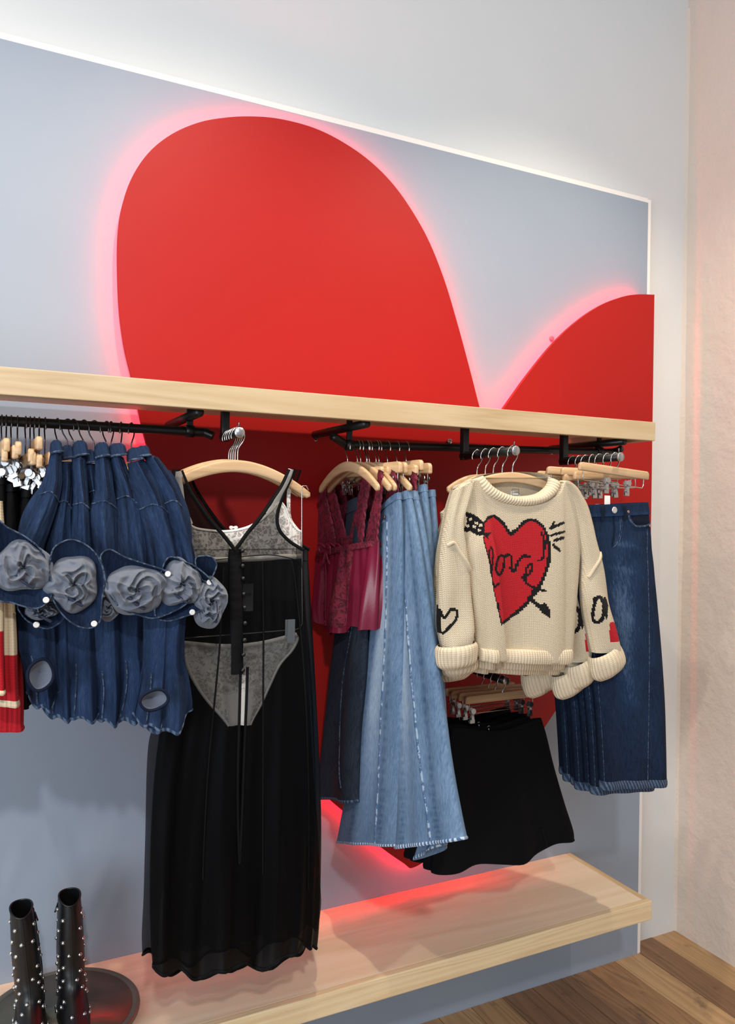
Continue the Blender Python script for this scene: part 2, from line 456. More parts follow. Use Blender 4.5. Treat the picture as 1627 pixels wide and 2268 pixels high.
for u, vv in ((773, 986), (1326, 1000)):
    p = aty(u, vv, RY); strap(rr, p[0], RY, SU, p[2]); bracket_tube(rr, p[0] - 0.004, -0.42, -0.085)
def faceout(u_post, u_end, v_end, label, ybot=None):
    yp = -0.36
    pp = aty(u_post, 1000, yp)
    # the arm runs straight out from the post: find its end on x = const
    e = atx(u_end, v_end, pp[0])
    z = e[2]
    t = thing('faceout_arm', (pp[0], yp, z), label, 'display arm')
    mk('post', *box((pp[0], yp, (SU + z - 0.012) / 2), (0.020, 0.020, SU - z + 0.012), 0.003), M['black'], t, smooth=False)
    mk('flange', *lathe([(0.036, 0.0), (0.036, -0.003), (0.03, -0.0045)], (pp[0], yp, SU), 24), M['black'], t)
    mk('arm', *tube([(pp[0], yp + 0.010, z), (pp[0], (yp + e[1]) / 2, z), (pp[0], e[1] + 0.002, z)], 0.0115, 16), M['black'], t)
    c = mk('end_cap', *lathe([(0.0125, 0.0), (0.0125, 0.004), (0.0118, 0.005)], (pp[0], e[1] + 0.001, z), 20, (0, -1, 0)), M['chrome'], t)
    mk('stop_pin', *tube([(pp[0], e[1] + 0.006, z + 0.009), (pp[0], e[1] + 0.006, z + 0.024)], 0.0022, 8), M['dark_steel'], t)
    return pp[0], yp, e[1], z
A1 = faceout(497, 530, 958, 'short black display arm with a silver cap holding the sheer black dresses')
A2 = faceout(1028, 1141, 998, 'black display arm with a silver cap holding the cream heart sweaters')
A3 = faceout(1248, 1373, 1012, 'black display arm with a silver cap holding the dark blue jeans')
# the low arm, fixed to the panel
e4 = aty(1120, 1508, -0.36)
t = thing('faceout_arm', (e4[0], HY, e4[2]), 'low black display arm fixed to the heart holding the black skirts', 'display arm')
mk('arm', *tube([(e4[0], HY, e4[2]), (e4[0], -0.2, e4[2]), (e4[0], e4[1] + 0.002, e4[2])], 0.0115, 16), M['black'], t)
mk('flange', *lathe([(0.03, 0.0), (0.03, 0.004), (0.02, 0.006)], (e4[0], HY, e4[2]), 24, (0, -1, 0)), M['black'], t)
mk('end_cap', *lathe([(0.0125, 0.0), (0.0125, 0.004), (0.0118, 0.005)], (e4[0], e4[1] + 0.001, e4[2]), 20, (0, -1, 0)), M['chrome'], t)
A4 = (e4[0], HY, e4[1], e4[2])

# ------------------------------------------------------------------ hangers (modelled about the point where the hook sits on the rail, width along x)
def hook_path(drop, r=0.0150, ang=0.0):
    P = [(-r * 1.0, -0.026), (-r * 1.06, -0.017), (-r * 0.72, -0.0055), (0, 0.0018), (r * 0.72, -0.0045), (r * 1.06, -0.016), (r * 0.85, -0.030), (r * 0.32, -0.042), (0.0005, -0.053), (0, -drop)]
    return np.array([(p[0], 0, p[1]) for p in smooth_path(P, 44)])
def wood_arch(w, drop, hh, th, ztop, lift=1.85, n=41):
    s = np.linspace(-1, 1, n)
    zc = ztop - drop * np.abs(s) ** lift
    hgt = hh * (1 - 0.28 * np.abs(s) ** 2)
    end = np.sqrt(np.clip(1 - np.clip((np.abs(s) - 0.93) / 0.07, 0, 1) ** 2.2, 0.02, 1))
    hgt = hgt * (0.45 + 0.55 * end); thk = th * (0.5 + 0.5 * end)
    m = 12; th_ = np.linspace(0, 2 * math.pi, m, endpoint=False) + math.pi / m
    cx = np.sign(np.cos(th_)) * np.abs(np.cos(th_)) ** 0.45; cz = np.sign(np.sin(th_)) * np.abs(np.sin(th_)) ** 0.45
    V = np.zeros((n, m, 3))
    V[:, :, 0] = (s * w / 2)[:, None]
    V[:, :, 1] = thk[:, None] / 2 * cx[None]
    V[:, :, 2] = (zc - hgt / 2)[:, None] + hgt[:, None] / 2 * cz[None]
    F = [(i * m + k, i * m + (k + 1) % m, (i + 1) * m + (k + 1) % m, (i + 1) * m + k) for i in range(n - 1) for k in range(m)]
    F += [tuple(range(m))[::-1], tuple((n - 1) * m + k for k in range(m))]
    return V.reshape(-1, 3), F
HDATA = {}
def hdata(key, VF, smooth=True):
    if key not in HDATA:
        V, F = VF()
        me = bpy.data.meshes.new(key[0]); me.from_pydata(np.asarray(V).tolist(), [], F)
        me.polygons.foreach_set('use_smooth', [smooth] * len(me.polygons)); me.update()
        HDATA[key] = me
    return HDATA[key]
def hpart(name, key, VF, mat, parent, smooth=True, loc=(0, 0, 0), rotz=0.0):
    me = hdata(key, VF, smooth)
    if not me.materials: me.materials.append(mat)
    o = bpy.data.objects.new(name, me); COL.objects.link(o); o.parent = parent; o.location = loc; o.rotation_euler = (0, 0, rotz)
    return o
def arch_hanger(loc, rotz, w, label, group=None, drop=0.058, hh=0.027, stem=0.088, roll=0.0, wire='steel'):
    t = thing('wooden_hanger', loc, label, 'hanger', group)
    t.rotation_euler = (0, roll, rotz)
    hpart('hook', ('hook', stem, wire), lambda: tube(hook_path(stem), 0.0017, 8), M[wire], t)
    hpart('wooden_arch', ('arch', w, drop, hh, stem), lambda: wood_arch(w, drop, hh, 0.012, -stem + 0.004), M['hwood'], t)
    return t
def clip_mesh():
    """sprung trouser clip: two jaws, a round head and a coil"""
    parts = []
    for sgn in (-1, 1):
        tilt = 0.13 * sgn
        c, s_ = math.cos(tilt), math.sin(tilt)
        rot = np.array([[1, 0, 0], [0, c, -s_], [0, s_, c]])
        parts.append(box((0, sgn * 0.0042, -0.020), (0.0095, 0.0012, 0.022), 0.0004, rot))
        parts.append(box((0, sgn * 0.0024, -0.0345), (0.0165, 0.0014, 0.011), 0.0004))
        parts.append(lathe([(0.0082, -0.0007), (0.0086, 0.0), (0.0082, 0.0007)], (0, sgn * 0.0075, -0.0035), 16, (0, 1, 0.13 * sgn)))
        for dx in (-0.0032, 0, 0.0032):
            parts.append(tube([(dx, sgn * 0.0056, -0.010), (dx, sgn * 0.0046, -0.020), (dx, sgn * 0.0036, -0.029)], 0.0007, 5))
    parts.append(tube([(-0.006, 0, -0.012), (0.006, 0, -0.012)], 0.0034, 10))
    return merge(*parts)
def trouser_hanger(loc, rotz, w, label, group=None, stem=0.072, rod=0.030, clips=(-0.36, 0.36), roll=0.0, wire='steel', hh=0.023):
    t = thing('clip_hanger', loc, label, 'hanger', group)
    t.rotation_euler = (0, roll, rotz)
    hpart('hook', ('hook', stem, wire), lambda: tube(hook_path(stem), 0.0017, 8), M[wire], t)
    def bar():
        P = []
        hw, r = w / 2, hh * 0.42
        for cx, cz, a0 in ((hw - r, 0, 90), (hw - r, -hh, 0), (-hw + r, -hh, -90), (-hw + r, 0, -180)):
            zz_ = cz - r if cz == 0 else cz + r * 0.35
            rr_ = r if cz == 0 else r * 0.35
            cx_ = cx if cz == 0 else (math.copysign(hw - rr_, cx))
            for k in range(6):
                an = math.radians(a0 - 18 * k)
                P.append((cx_ + rr_ * math.cos(an), zz_ + rr_ * math.sin(an)))
        return prism(P, -0.0062, 0.0062, ((0, 0, -stem + 0.003), (1, 0, 0), (0, 0, 1), (0, -1, 0)), 0.0022)
    hpart('wooden_bar', ('bar', w, stem, hh), bar, M['hwood'], t)
    zb = -stem + 0.003 - hh
    def rodm():
        x = w / 2 - 0.016
        pts = [(-x, 0, zb + 0.012), (-x, 0, zb - rod * 0.7), (-x + 0.004, 0, zb - rod), (0, 0, zb - rod), (x - 0.004, 0, zb - rod), (x, 0, zb - rod * 0.7), (x, 0, zb + 0.012)]
        return tube(np.vstack([np.linspace(pts[i], pts[i + 1], 4)[: (4 if i == 5 else 3)] for i in range(6)]), 0.0015, 7)
    hpart('wire_rod', ('rod', w, stem, rod, hh, wire), rodm, M[wire], t)
    for c in clips:
        hpart('clip', ('clip', 'clip'), clip_mesh, M['chrome'], t, smooth=False, loc=(c * w, 0, zb - rod + 0.012))
    return t, zb - rod - 0.028        # height of the jaws below the rail

# ------------------------------------------------------------------ cloth
class Surf: pass
def sstep(x, a, b):
    t = np.clip((x - a) / (b - a), 0, 1); return t * t * (3 - 2 * t)
def sheet(keys, pl, N, th=0.02, p=0.4, R=60, na=40, fold=None, back=0.9, closed=True, smooth=True, thb=None, edge=None):
    """cloth between two outlines. keys: (uL,vL,uR,vR[,d]) pairs of outline points, top to bottom; pl(u,v,d) gives their place;
    N: the way the front looks; th: half thickness (number or f(t)); fold(A,T): relief along N"""
    A0 = np.array([pl(k[0], k[1], k[4] if len(k) > 4 else 0.0) for k in keys]); B0 = np.array([pl(k[2], k[3], k[4] if len(k) > 4 else 0.0) for k in keys])
    Lp = smooth_path(A0, R) if smooth else np.array([A0[0] + (A0[-1] - A0[0]) * q for q in np.linspace(0, 1, R)])
    Rp = smooth_path(B0, R) if smooth else np.array([B0[0] + (B0[-1] - B0[0]) * q for q in np.linspace(0, 1, R)])
    a = np.linspace(0, 1, na + 1); a = 0.5 * a + 0.5 * (0.5 - 0.5 * np.cos(math.pi * a))
    t = np.linspace(0, 1, R)
    A, T = np.meshgrid(a, t)
    N = np.asarray(N, float); N = N / np.linalg.norm(N)
    base = Lp[:, None] + (Rp - Lp)[:, None] * A[..., None]
    thf = (th(t) if callable(th) else np.full(R, th))
    prof = np.clip(4 * A * (1 - A), 0, 1) ** p
    f = fold(A, T) if fold is not None else np.zeros_like(A)
    front = base + N * (thf[:, None] * prof + f)[..., None]
    if edge is not None: front = edge(front, A, T, base)
    S = Surf(); S.front = front; S.a = a; S.t = t; S.N = N; S.Lp = Lp; S.Rp = Rp
    wid = np.linalg.norm(Rp - Lp, axis=1).mean(); ln = np.concatenate([[0], np.cumsum(np.linalg.norm(np.diff((Lp + Rp) / 2, axis=0), axis=1))])
    uvf = np.stack([np.linalg.norm(Rp - Lp, axis=1)[:, None] * (A - 0.5), np.repeat(-ln[:, None], na + 1, 1)], -1)
    if not closed:
        S.V = front.reshape(-1, 3); n = na + 1
        S.F = [(i * n + k, i * n + k + 1, (i + 1) * n + k + 1, (i + 1) * n + k) for i in range(R - 1) for k in range(na)]
        S.uv = uvf.reshape(-1, 2); S.A = A.ravel(); S.T = T.ravel(); S.K = n; S.R = R; S.isfront = np.ones(len(S.V), bool)
        return S
    tb = thf if thb is None else (thb(t) if callable(thb) else np.full(R, thb))
    bk = base + N * (-tb[:, None] * prof + f * back)[..., None]
    if edge is not None: bk = edge(bk, A, T, base)
    bk = bk[:, na - 1:0:-1]
    ring = np.concatenate([front, bk], 1); K = ring.shape[1]
    S.V = ring.reshape(-1, 3)
    S.F = [(i * K + k, i * K + (k + 1) % K, (i + 1) * K + (k + 1) % K, (i + 1) * K + k) for i in range(R - 1) for k in range(K)]
    S.uv = np.concatenate([uvf, uvf[:, na - 1:0:-1] + np.array([0.37, 0])], 1).reshape(-1, 2)
    S.A = np.concatenate([A, A[:, na - 1:0:-1]], 1).ravel(); S.T = np.concatenate([T, T[:, na - 1:0:-1]], 1).ravel()
    S.isfront = np.concatenate([np.ones_like(A), np.zeros_like(A[:, na - 1:0:-1])], 1).ravel() > 0.5
    S.K = K; S.R = R
    return S
def on(S, a, t):
    """point and normal of the front"""
    a = np.atleast_1d(np.asarray(a, float)); t = np.atleast_1d(np.asarray(t, float))
    def P(a, t):
        x = np.interp(a, S.a, np.arange(len(S.a))); y = np.clip(t, 0, 1) * (len(S.t) - 1)
        i = np.clip(np.floor(x).astype(int), 0, len(S.a) - 2); j = np.clip(np.floor(y).astype(int), 0, len(S.t) - 2)
        fx = (x - i)[:, None]; fy = (y - j)[:, None]; G = S.front
        return (G[j, i] * (1 - fx) + G[j, i + 1] * fx) * (1 - fy) + (G[j + 1, i] * (1 - fx) + G[j + 1, i + 1] * fx) * fy
    p = P(np.clip(a, 0, 1), t)
    e = 0.02
    du = P(np.clip(a + e, 0, 1), t) - P(np.clip(a - e, 0, 1), t); dv = P(np.clip(a, 0, 1), np.clip(t + e, 0, 1)) - P(np.clip(a, 0, 1), np.clip(t - e, 0, 1))
    n = np.cross(dv, du); n /= np.linalg.norm(n, axis=1)[:, None] + 1e-12
    sg = np.sign(n @ S.N); sg[sg == 0] = 1
    return p, n * sg[:, None]
def ribbon(S, path, w, lift=0.0012, n=30, smoothp=True, wob=0.0, seed=0):
    """a flat strip sewn on the surface along (a,t) points"""
    pa = smooth_path(np.array(path, float), n) if smoothp and len(path) > 2 else np.array([np.array(path[0]) + (np.array(path[-1]) - np.array(path[0])) * q for q in np.linspace(0, 1, n)]) if len(path) == 2 else np.array(path, float)
    p, nr = on(S, pa[:, 0], pa[:, 1])
    return strip3(p, nr, w, lift, wob, seed)
def strip3(p, nr, w, lift, wob=0.0, seed=0):
    n = len(p)
    T = np.gradient(p, axis=0); T /= np.linalg.norm(T, axis=1)[:, None] + 1e-12
    sd = np.cross(T, nr); sd /= np.linalg.norm(sd, axis=1)[:, None] + 1e-12
    w = np.full(n, w) if np.isscalar(w) else np.asarray(w)
    l = lift + (np.random.RandomState(seed).rand(n) * wob if wob else 0)
    l = np.full(n, l) if np.isscalar(l) else l
    V = np.stack([p - sd * w[:, None] / 2 - nr * 0.001, p - sd * w[:, None] * 0.36 + nr * l[:, None], p + sd * w[:, None] * 0.36 + nr * l[:, None], p + sd * w[:, None] / 2 - nr * 0.001], 1)
    F = [(i * 4 + k, i * 4 + k + 1, (i + 1) * 4 + k + 1, (i + 1) * 4 + k) for i in range(n - 1) for k in range(3)]
    s = np.concatenate([[0], np.cumsum(np.linalg.norm(np.diff(p, axis=0), axis=1))])
    return V.reshape(-1, 3), F
def cord(S, path, r, lift=0.0, n=30, sides=6):
    pa = smooth_path(np.array(path, float), n) if len(path) > 2 else np.array([np.array(path[0]) + (np.array(path[-1]) - np.array(path[0])) * q for q in np.linspace(0, 1, n)])
    p, nr = on(S, pa[:, 0], pa[:, 1])
    return tube(p + nr * lift, r, sides)
def patch(S, c4, n=8, lift=0.0015, closed=True):
    """four-sided piece of cloth sewn on: c4 = (a,t) corners tl,tr,br,bl"""
    c4 = np.array(c4, float); g = np.linspace(0, 1, n)
    X, Y = np.meshgrid(g, g)
    at = (c4[0] * ((1 - X) * (1 - Y))[..., None] + c4[1] * (X * (1 - Y))[..., None] + c4[2] * (X * Y)[..., None] + c4[3] * ((1 - X) * Y)[..., None]).reshape(-1, 2)
    p, nr = on(S, at[:, 0], at[:, 1])
    edge = ((X == 0) | (X == 1) | (Y == 0) | (Y == 1)).ravel()
    p = p + nr * np.where(edge, -0.0008, lift)[:, None]
    return p, [(i * n + k, i * n + k + 1, (i + 1) * n + k + 1, (i + 1) * n + k) for i in range(n - 1) for k in range(n - 1)]
def limb(P, ra, rb, ref, n=28, R=50, rip=None, cap=(False, False)):
    """soft tube: P centre line, ra half width along ref x tangent, rb half depth along ref; rip(theta,t) relative relief"""
    P = smooth_path(P, R); ra = smooth_path(np.array(ra, float), R); rb = smooth_path(np.array(rb, float), R)
    t = np.linspace(0, 1, R); T = np.gradient(P, axis=0); T /= np.linalg.norm(T, axis=1)[:, None]
    ref = np.asarray(ref, float)
    Nn = ref - T * (T @ ref)[:, None]; Nn /= np.linalg.norm(Nn, axis=1)[:, None]; Bn = np.cross(Nn, T)
    th = np.linspace(0, 2 * math.pi, n, endpoint=False)
    TH, TT = np.meshgrid(th, t)
    k = 1 + (rip(TH, TT) if rip is not None else 0)
    V = P[:, None] + (ra[:, None] * np.cos(TH) * k)[..., None] * Bn[:, None] + (rb[:, None] * np.sin(TH) * k)[..., None] * Nn[:, None]
    F = [(i * n + j, i * n + (j + 1) % n, (i + 1) * n + (j + 1) % n, (i + 1) * n + j) for i in range(R - 1) for j in range(n)]
    V = V.reshape(-1, 3)
    if cap[0]: F.append(tuple(range(n))[::-1])
    if cap[1]: F.append(tuple((R - 1) * n + j for j in range(n)))
    s = np.concatenate([[0], np.cumsum(np.linalg.norm(np.diff(P, axis=0), axis=1))])
    uv = np.stack([TH / (2 * math.pi) * float(ra.mean()) * 4.5, np.repeat(-s[:, None], n, 1)], -1).reshape(-1, 2)
    return V, F, uv
def ply(y):            # a plane parallel to the wall
    return lambda u, v, d=0.0: aty(u, v, y + d)
def plx(x):            # a plane square to the wall
    return lambda u, v, d=0.0: atx(u, v, x + d)
def wave(*terms):      # sum of pleats: (count across, amplitude, phase, drift along t)
    def f(A, T):
        o = 0
        for k, am, ph, dr in terms:
            o = o + (am(T) if callable(am) else am) * np.sin(2 * math.pi * (k * A + ph + dr * T))
        return o
    return f

# ------------------------------------------------------------------ cloth materials
def denim(name, dark, mid, light, streak=1.0, fade_attr=True, rough=0.85):
    """twill: diagonal weave, vertical slub streaks, worn lighter where the tint attribute is high"""
    s = NT(name)
    uv = s.n('ShaderNodeTexCoord').outputs['UV']
    def mapped(sc, rot=0.0):
        m = s.n('ShaderNodeMapping'); m.inputs['Scale'].default_value = (*sc, 1); m.inputs['Rotation'].default_value = (0, 0, rot); s.l(uv, m.inputs[0]); return m.outputs[0]
    st = s.noise(mapped((520, 60), 0.45), 1.0, 3, 0.65)
    st2 = s.noise(mapped((170, 26)), 1.0, 4, 0.6)
    bl = s.noise(mapped((9, 6)), 1.0, 4, 0.6)
    f = s.math('ADD', s.math('MULTIPLY', st, 0.55 * streak), s.math('MULTIPLY', st2, 0.35 * streak))
    f = s.math('ADD', f, s.math('MULTIPLY', bl, 0.35))
    f = s.math('SUBTRACT', f, 0.28 * streak)
    if fade_attr:
        at = s.n('ShaderNodeVertexColor', layer_name='tint')
        sp = s.n('ShaderNodeSeparateColor'); s.l(at.outputs[0], sp.inputs[0])
        f = s.math('ADD', f, s.math('SUBTRACT', sp.outputs[0], 0.5))
    col = s.ramp(f, [(0.1, lin(dark)), (0.42, lin(mid)), (0.85, lin(light))])
    s.set(col, rough); s.b.inputs['Sheen Weight'].default_value = 0.0; s.b.inputs['Specular IOR Level'].default_value = 0.15
    s.bump(s.math('ADD', st, s.math('MULTIPLY', st2, 0.5)), 0.35, 0.0012)
    return s.m
def fabric(name, c1, c2, rough=0.8, scale=40, bump=0.2, sheen=0.2, **kw):
    s = NT(name); v = s.coord('Object')
    n1 = s.noise(v, scale * 0.15, 3); n2 = s.noise(v, scale * 12, 2)
    s.set(s.mixc(n1, lin(c1), lin(c2)), rough, **kw); s.b.inputs['Sheen Weight'].default_value = sheen
    s.bump(s.math('ADD', n1, s.math('MULTIPLY', n2, 0.5)), bump, 0.001)
    return s.m
def sheer(name, hexc, opacity, rough=0.6, weave=0.0, pattern=None):
    """see-through cloth: partly open weave"""
    s = NT(name); s.set(lin(hexc), rough); s.b.inputs['Specular IOR Level'].default_value = 0.08
    tr = s.n('ShaderNodeBsdfTransparent'); mx = s.n('ShaderNodeMixShader')
    if pattern == 'lace':
        v = s.coord('Object')
        vo = s.n('ShaderNodeTexVoronoi', feature='DISTANCE_TO_EDGE'); vo.inputs['Scale'].default_value = 95; s.l(v, vo.inputs['Vector'])
        n1 = s.noise(v, 62, 3, 0.5, 1.2)
        fl = s.ramp(n1, [(0.46, 0.0), (0.54, 1.0)])
        net = s.ramp(vo.outputs['Distance'], [(0.03, 1.0), (0.12, 0.0)])
        f = s.math('MAXIMUM', s.math('MULTIPLY', fl, 0.92), s.math('MULTIPLY', net, 0.85))
        f = s.math('MAXIMUM', f, opacity)
        s.l(f, mx.inputs[0]); s.bump(f, 0.5, 0.001)
    else:
        mx.inputs[0].default_value = opacity
    s.l(tr.outputs[0], mx.inputs[1]); s.l(s.b.outputs[0], mx.inputs[2]); s.l(mx.outputs[0], s.o.inputs['Surface'])
    return s.m
def satin(name, c1, c2, rough=0.32):
    s = NT(name); v = s.coord('Object')
    s.set(s.mixc(s.noise(v, 14, 3), lin(c1), lin(c2)), rough); s.b.inputs['Sheen Weight'].default_value = 0.35
    s.b.inputs['Sheen Tint'].default_value = (*lin(c2), 1); s.b.inputs['Specular IOR Level'].default_value = 0.45
    s.bump(s.noise(v, 45, 3), 0.12, 0.003); return s.m
def lacework(name, c1, c2):
    """opaque lace: raised flowers on net"""
    s = NT(name); v = s.coord('Object')
    vo = s.n('ShaderNodeTexVoronoi', feature='DISTANCE_TO_EDGE'); vo.inputs['Scale'].default_value = 120; s.l(v, vo.inputs['Vector'])
    n1 = s.noise(v, 55, 3, 0.5, 1.5)
    f = s.math('ADD', s.ramp(n1, [(0.44, 0.0), (0.56, 1.0)]), s.ramp(vo.outputs['Distance'], [(0.02, 0.5), (0.1, 0.0)]), clamp=True)
    s.set(s.mixc(f, lin(c1), lin(c2)), 0.7); s.bump(f, 0.8, 0.0015); return s.m
def knit(name, attr=True, base='e9dcc5', cx=180.0, cz=230.0, rib=False):
    """stocking stitch drawn from the uv map (metres): a V per stitch"""
    s = NT(name)
    uv = s.n('ShaderNodeTexCoord').outputs['UV']
    sp = s.n('ShaderNodeSeparateXYZ'); s.l(uv, sp.inputs[0])
    u = s.math('MULTIPLY', sp.outputs[0], cx); v = s.math('MULTIPLY', sp.outputs[1], cz)
    fu = s.math('FRACT', u); au = s.math('ABSOLUTE', s.math('SUBTRACT', fu, 0.5))        # 0 mid .. .5 edge
    if rib:
        hgt = s.math('SUBTRACT', 1.0, s.math('MULTIPLY', au, 2.0))
        vv = s.math('FRACT', v); hgt = s.math('ADD', hgt, s.math('MULTIPLY', s.math('ABSOLUTE', s.math('SUBTRACT', vv, 0.5)), 0.35))
        shade = s.math('POWER', s.math('MULTIPLY', au, 2.0), 3.0)
    else:
        vv = s.math('FRACT', s.math('ADD', v, s.math('MULTIPLY', au, 1.3)))
        loop = s.math('SUBTRACT', 1.0, s.math('MULTIPLY', s.math('ABSOLUTE', s.math('SUBTRACT', vv, 0.5)), 2.0))
        col_ = s.math('SINE', s.math('MULTIPLY', au, 2 * math.pi))
        hgt = s.math('MULTIPLY', s.math('POWER', loop, 0.5), s.math('ADD', 0.35, s.math('MULTIPLY', col_, 0.65)))
        shade = s.math('SUBTRACT', 1.0, hgt, clamp=True)
    if attr:
        at = s.n('ShaderNodeVertexColor', layer_name='tint'); c = at.outputs[0]
    else:
        c = lin(base)
    fz = s.noise(s.coord('Object'), 300, 2)
    col = s.mixc(1.0, c, s.ramp(s.math('ADD', s.math('MULTIPLY', hgt, 0.75), s.math('MULTIPLY', fz, 0.35)), [(0.05, 0.62), (0.6, 1.0)]), 'MULTIPLY')
    s.set(col, 0.9); s.b.inputs['Sheen Weight'].default_value = 0.03; s.b.inputs['Specular IOR Level'].default_value = 0.2
    s.bump(s.math('ADD', hgt, s.math('MULTIPLY', fz, 0.2)), 0.75, 0.0022)
    return s.m
def roped(name, dark, light, freq, slant=0.4, uvk=True):
    """puckered seam or chain-stitched hem: light and dark ridges"""
    s = NT(name)
    if uvk:
        uv = s.n('ShaderNodeTexCoord').outputs['UV']; sp = s.n('ShaderNodeSeparateXYZ'); s.l(uv, sp.inputs[0])
        ph = s.math('ADD', s.math('MULTIPLY', sp.outputs[0], freq), s.math('MULTIPLY', sp.outputs[1], freq * slant))
        f = s.math('ADD', s.math('MULTIPLY', s.math('SINE', s.math('MULTIPLY', ph, 6.283)), 0.35), s.noise(s.coord('Object'), 120, 3))
    else:
        f = s.noise(s.coord('Object', (1, 1, 1)), freq, 2, 0.6)
    s.set(s.ramp(f, [(0.30, lin(dark)), (0.47, lin(dark)), (0.56, lin(light)), (0.8, lin(light))]), 0.9); s.bump(f, 0.5, 0.002)
    return s.m
M['rope_light'] = roped('light_chain_hem', '47648a', 'b3c0cd', 95)
M['rope_mid'] = roped('blue_chain_hem', '1d2d46', '475970', 95)
M['pucker_light'] = roped('light_puckered_seam', '456083', '93a6bb', 70, uvk=False)
M['denim_dark'] = denim('shirt_denim', '10192b', '21324e', '445a7d')
M['denim_seam'] = roped('blue_puckered_seam', '1c2a40', '46566c', 110, uvk=False)
M['denim_in'] = fabric('denim_reverse', '6c717c', '5a606c', 0.95, 90, 0.3)
M['denim_light'] = denim('light_wash_denim', '3c5573', '6c849f', 'a7b6c6')
M['denim_lseam'] = M['pucker_light']
M['denim_mid'] = denim('mid_blue_denim', '0c1728', '1d314e', '6884a4')
M['denim_grey'] = denim('grey_denim', '191f29', '323b48', '566172')
M['thread'] = plain('pale_thread', 'b9b6ac', 0.9)
M['pearl'] = plain('pearl_snap', 'e6e3dd', 0.25)
M['nickel'] = plain('nickel_button', 'd5d4d2', 0.3, 0.7)
M['copper'] = plain('copper_rivet', 'b98a72', 0.35, 0.8)
M['blk'] = fabric('black_cloth', '09090b', '060608', 0.9, 60, 0.2, 0.0, **{'Specular IOR Level': 0.15})
M['blk_satin'] = satin('black_satin', '050506', '09090c', 0.42)
M['blk_trim'] = fabric('black_binding', '060607', '08080a', 0.75, 60, 0.2, 0.0, **{'Specular IOR Level': 0.15})
M['chiffon'] = sheer('black_chiffon', '060608', 0.62)
M['chiffon_thin'] = sheer('black_chiffon_single', '08080a', 0.62)
M['lace_w'] = sheer('white_lace', 'f2efe9', 0.42, 0.8, pattern='lace')
M['white_el'] = fabric('white_elastic', 'f1eee8', 'e9e5de', 0.8, 120, 0.2)
M['burg'] = satin('burgundy_satin', '66122a', '7c1c38')
M['burg_lace'] = lacework('burgundy_lace', '4d0c1e', '7d1a33')
M['knit'] = knit('cream_knit', True)
M['knit_rib'] = knit('cream_rib', False, 'dccbae', 120, 200, True)
M['tag_w'] = plain('white_label', 'efece6', 0.7)
M['ink'] = plain('label_ink', '55585a', 0.8)

# ------------------------------------------------------------------ cream heart sweaters
CREAM, INK, RED = lin('d8c8ac'), lin('100f11'), lin('c01c27')
def cc(x, y): return (940 + x * 0.295, 1020 + y * 0.295)     # drawing grid of the motif
def in_poly(px, py, poly):
    poly = np.array(poly); c = np.zeros(px.shape, bool); j = len(poly) - 1
    for i in range(len(poly)):
        xi, yi = poly[i]; xj, yj = poly[j]
        m = ((yi > py) != (yj > py)) & (px < (xj - xi) * (py - yi) / (yj - yi + 1e-12) + xi)
        c ^= m; j = i
    return c
def near_line(px, py, pts, w):
    c = np.zeros(px.shape, bool)
    pts = smooth_path(np.array(pts, float), 8 * len(pts)) if len(pts) > 2 else np.array(pts, float)
    for (x0, y0), (x1, y1) in zip(pts[:-1], pts[1:]):
        dx, dy = x1 - x0, y1 - y0; q = np.clip(((px - x0) * dx + (py - y0) * dy) / (dx * dx + dy * dy + 1e-9), 0, 1)
        c |= (px - x0 - q * dx) ** 2 + (py - y0 - q * dy) ** 2 < (w / 2) ** 2
    return c
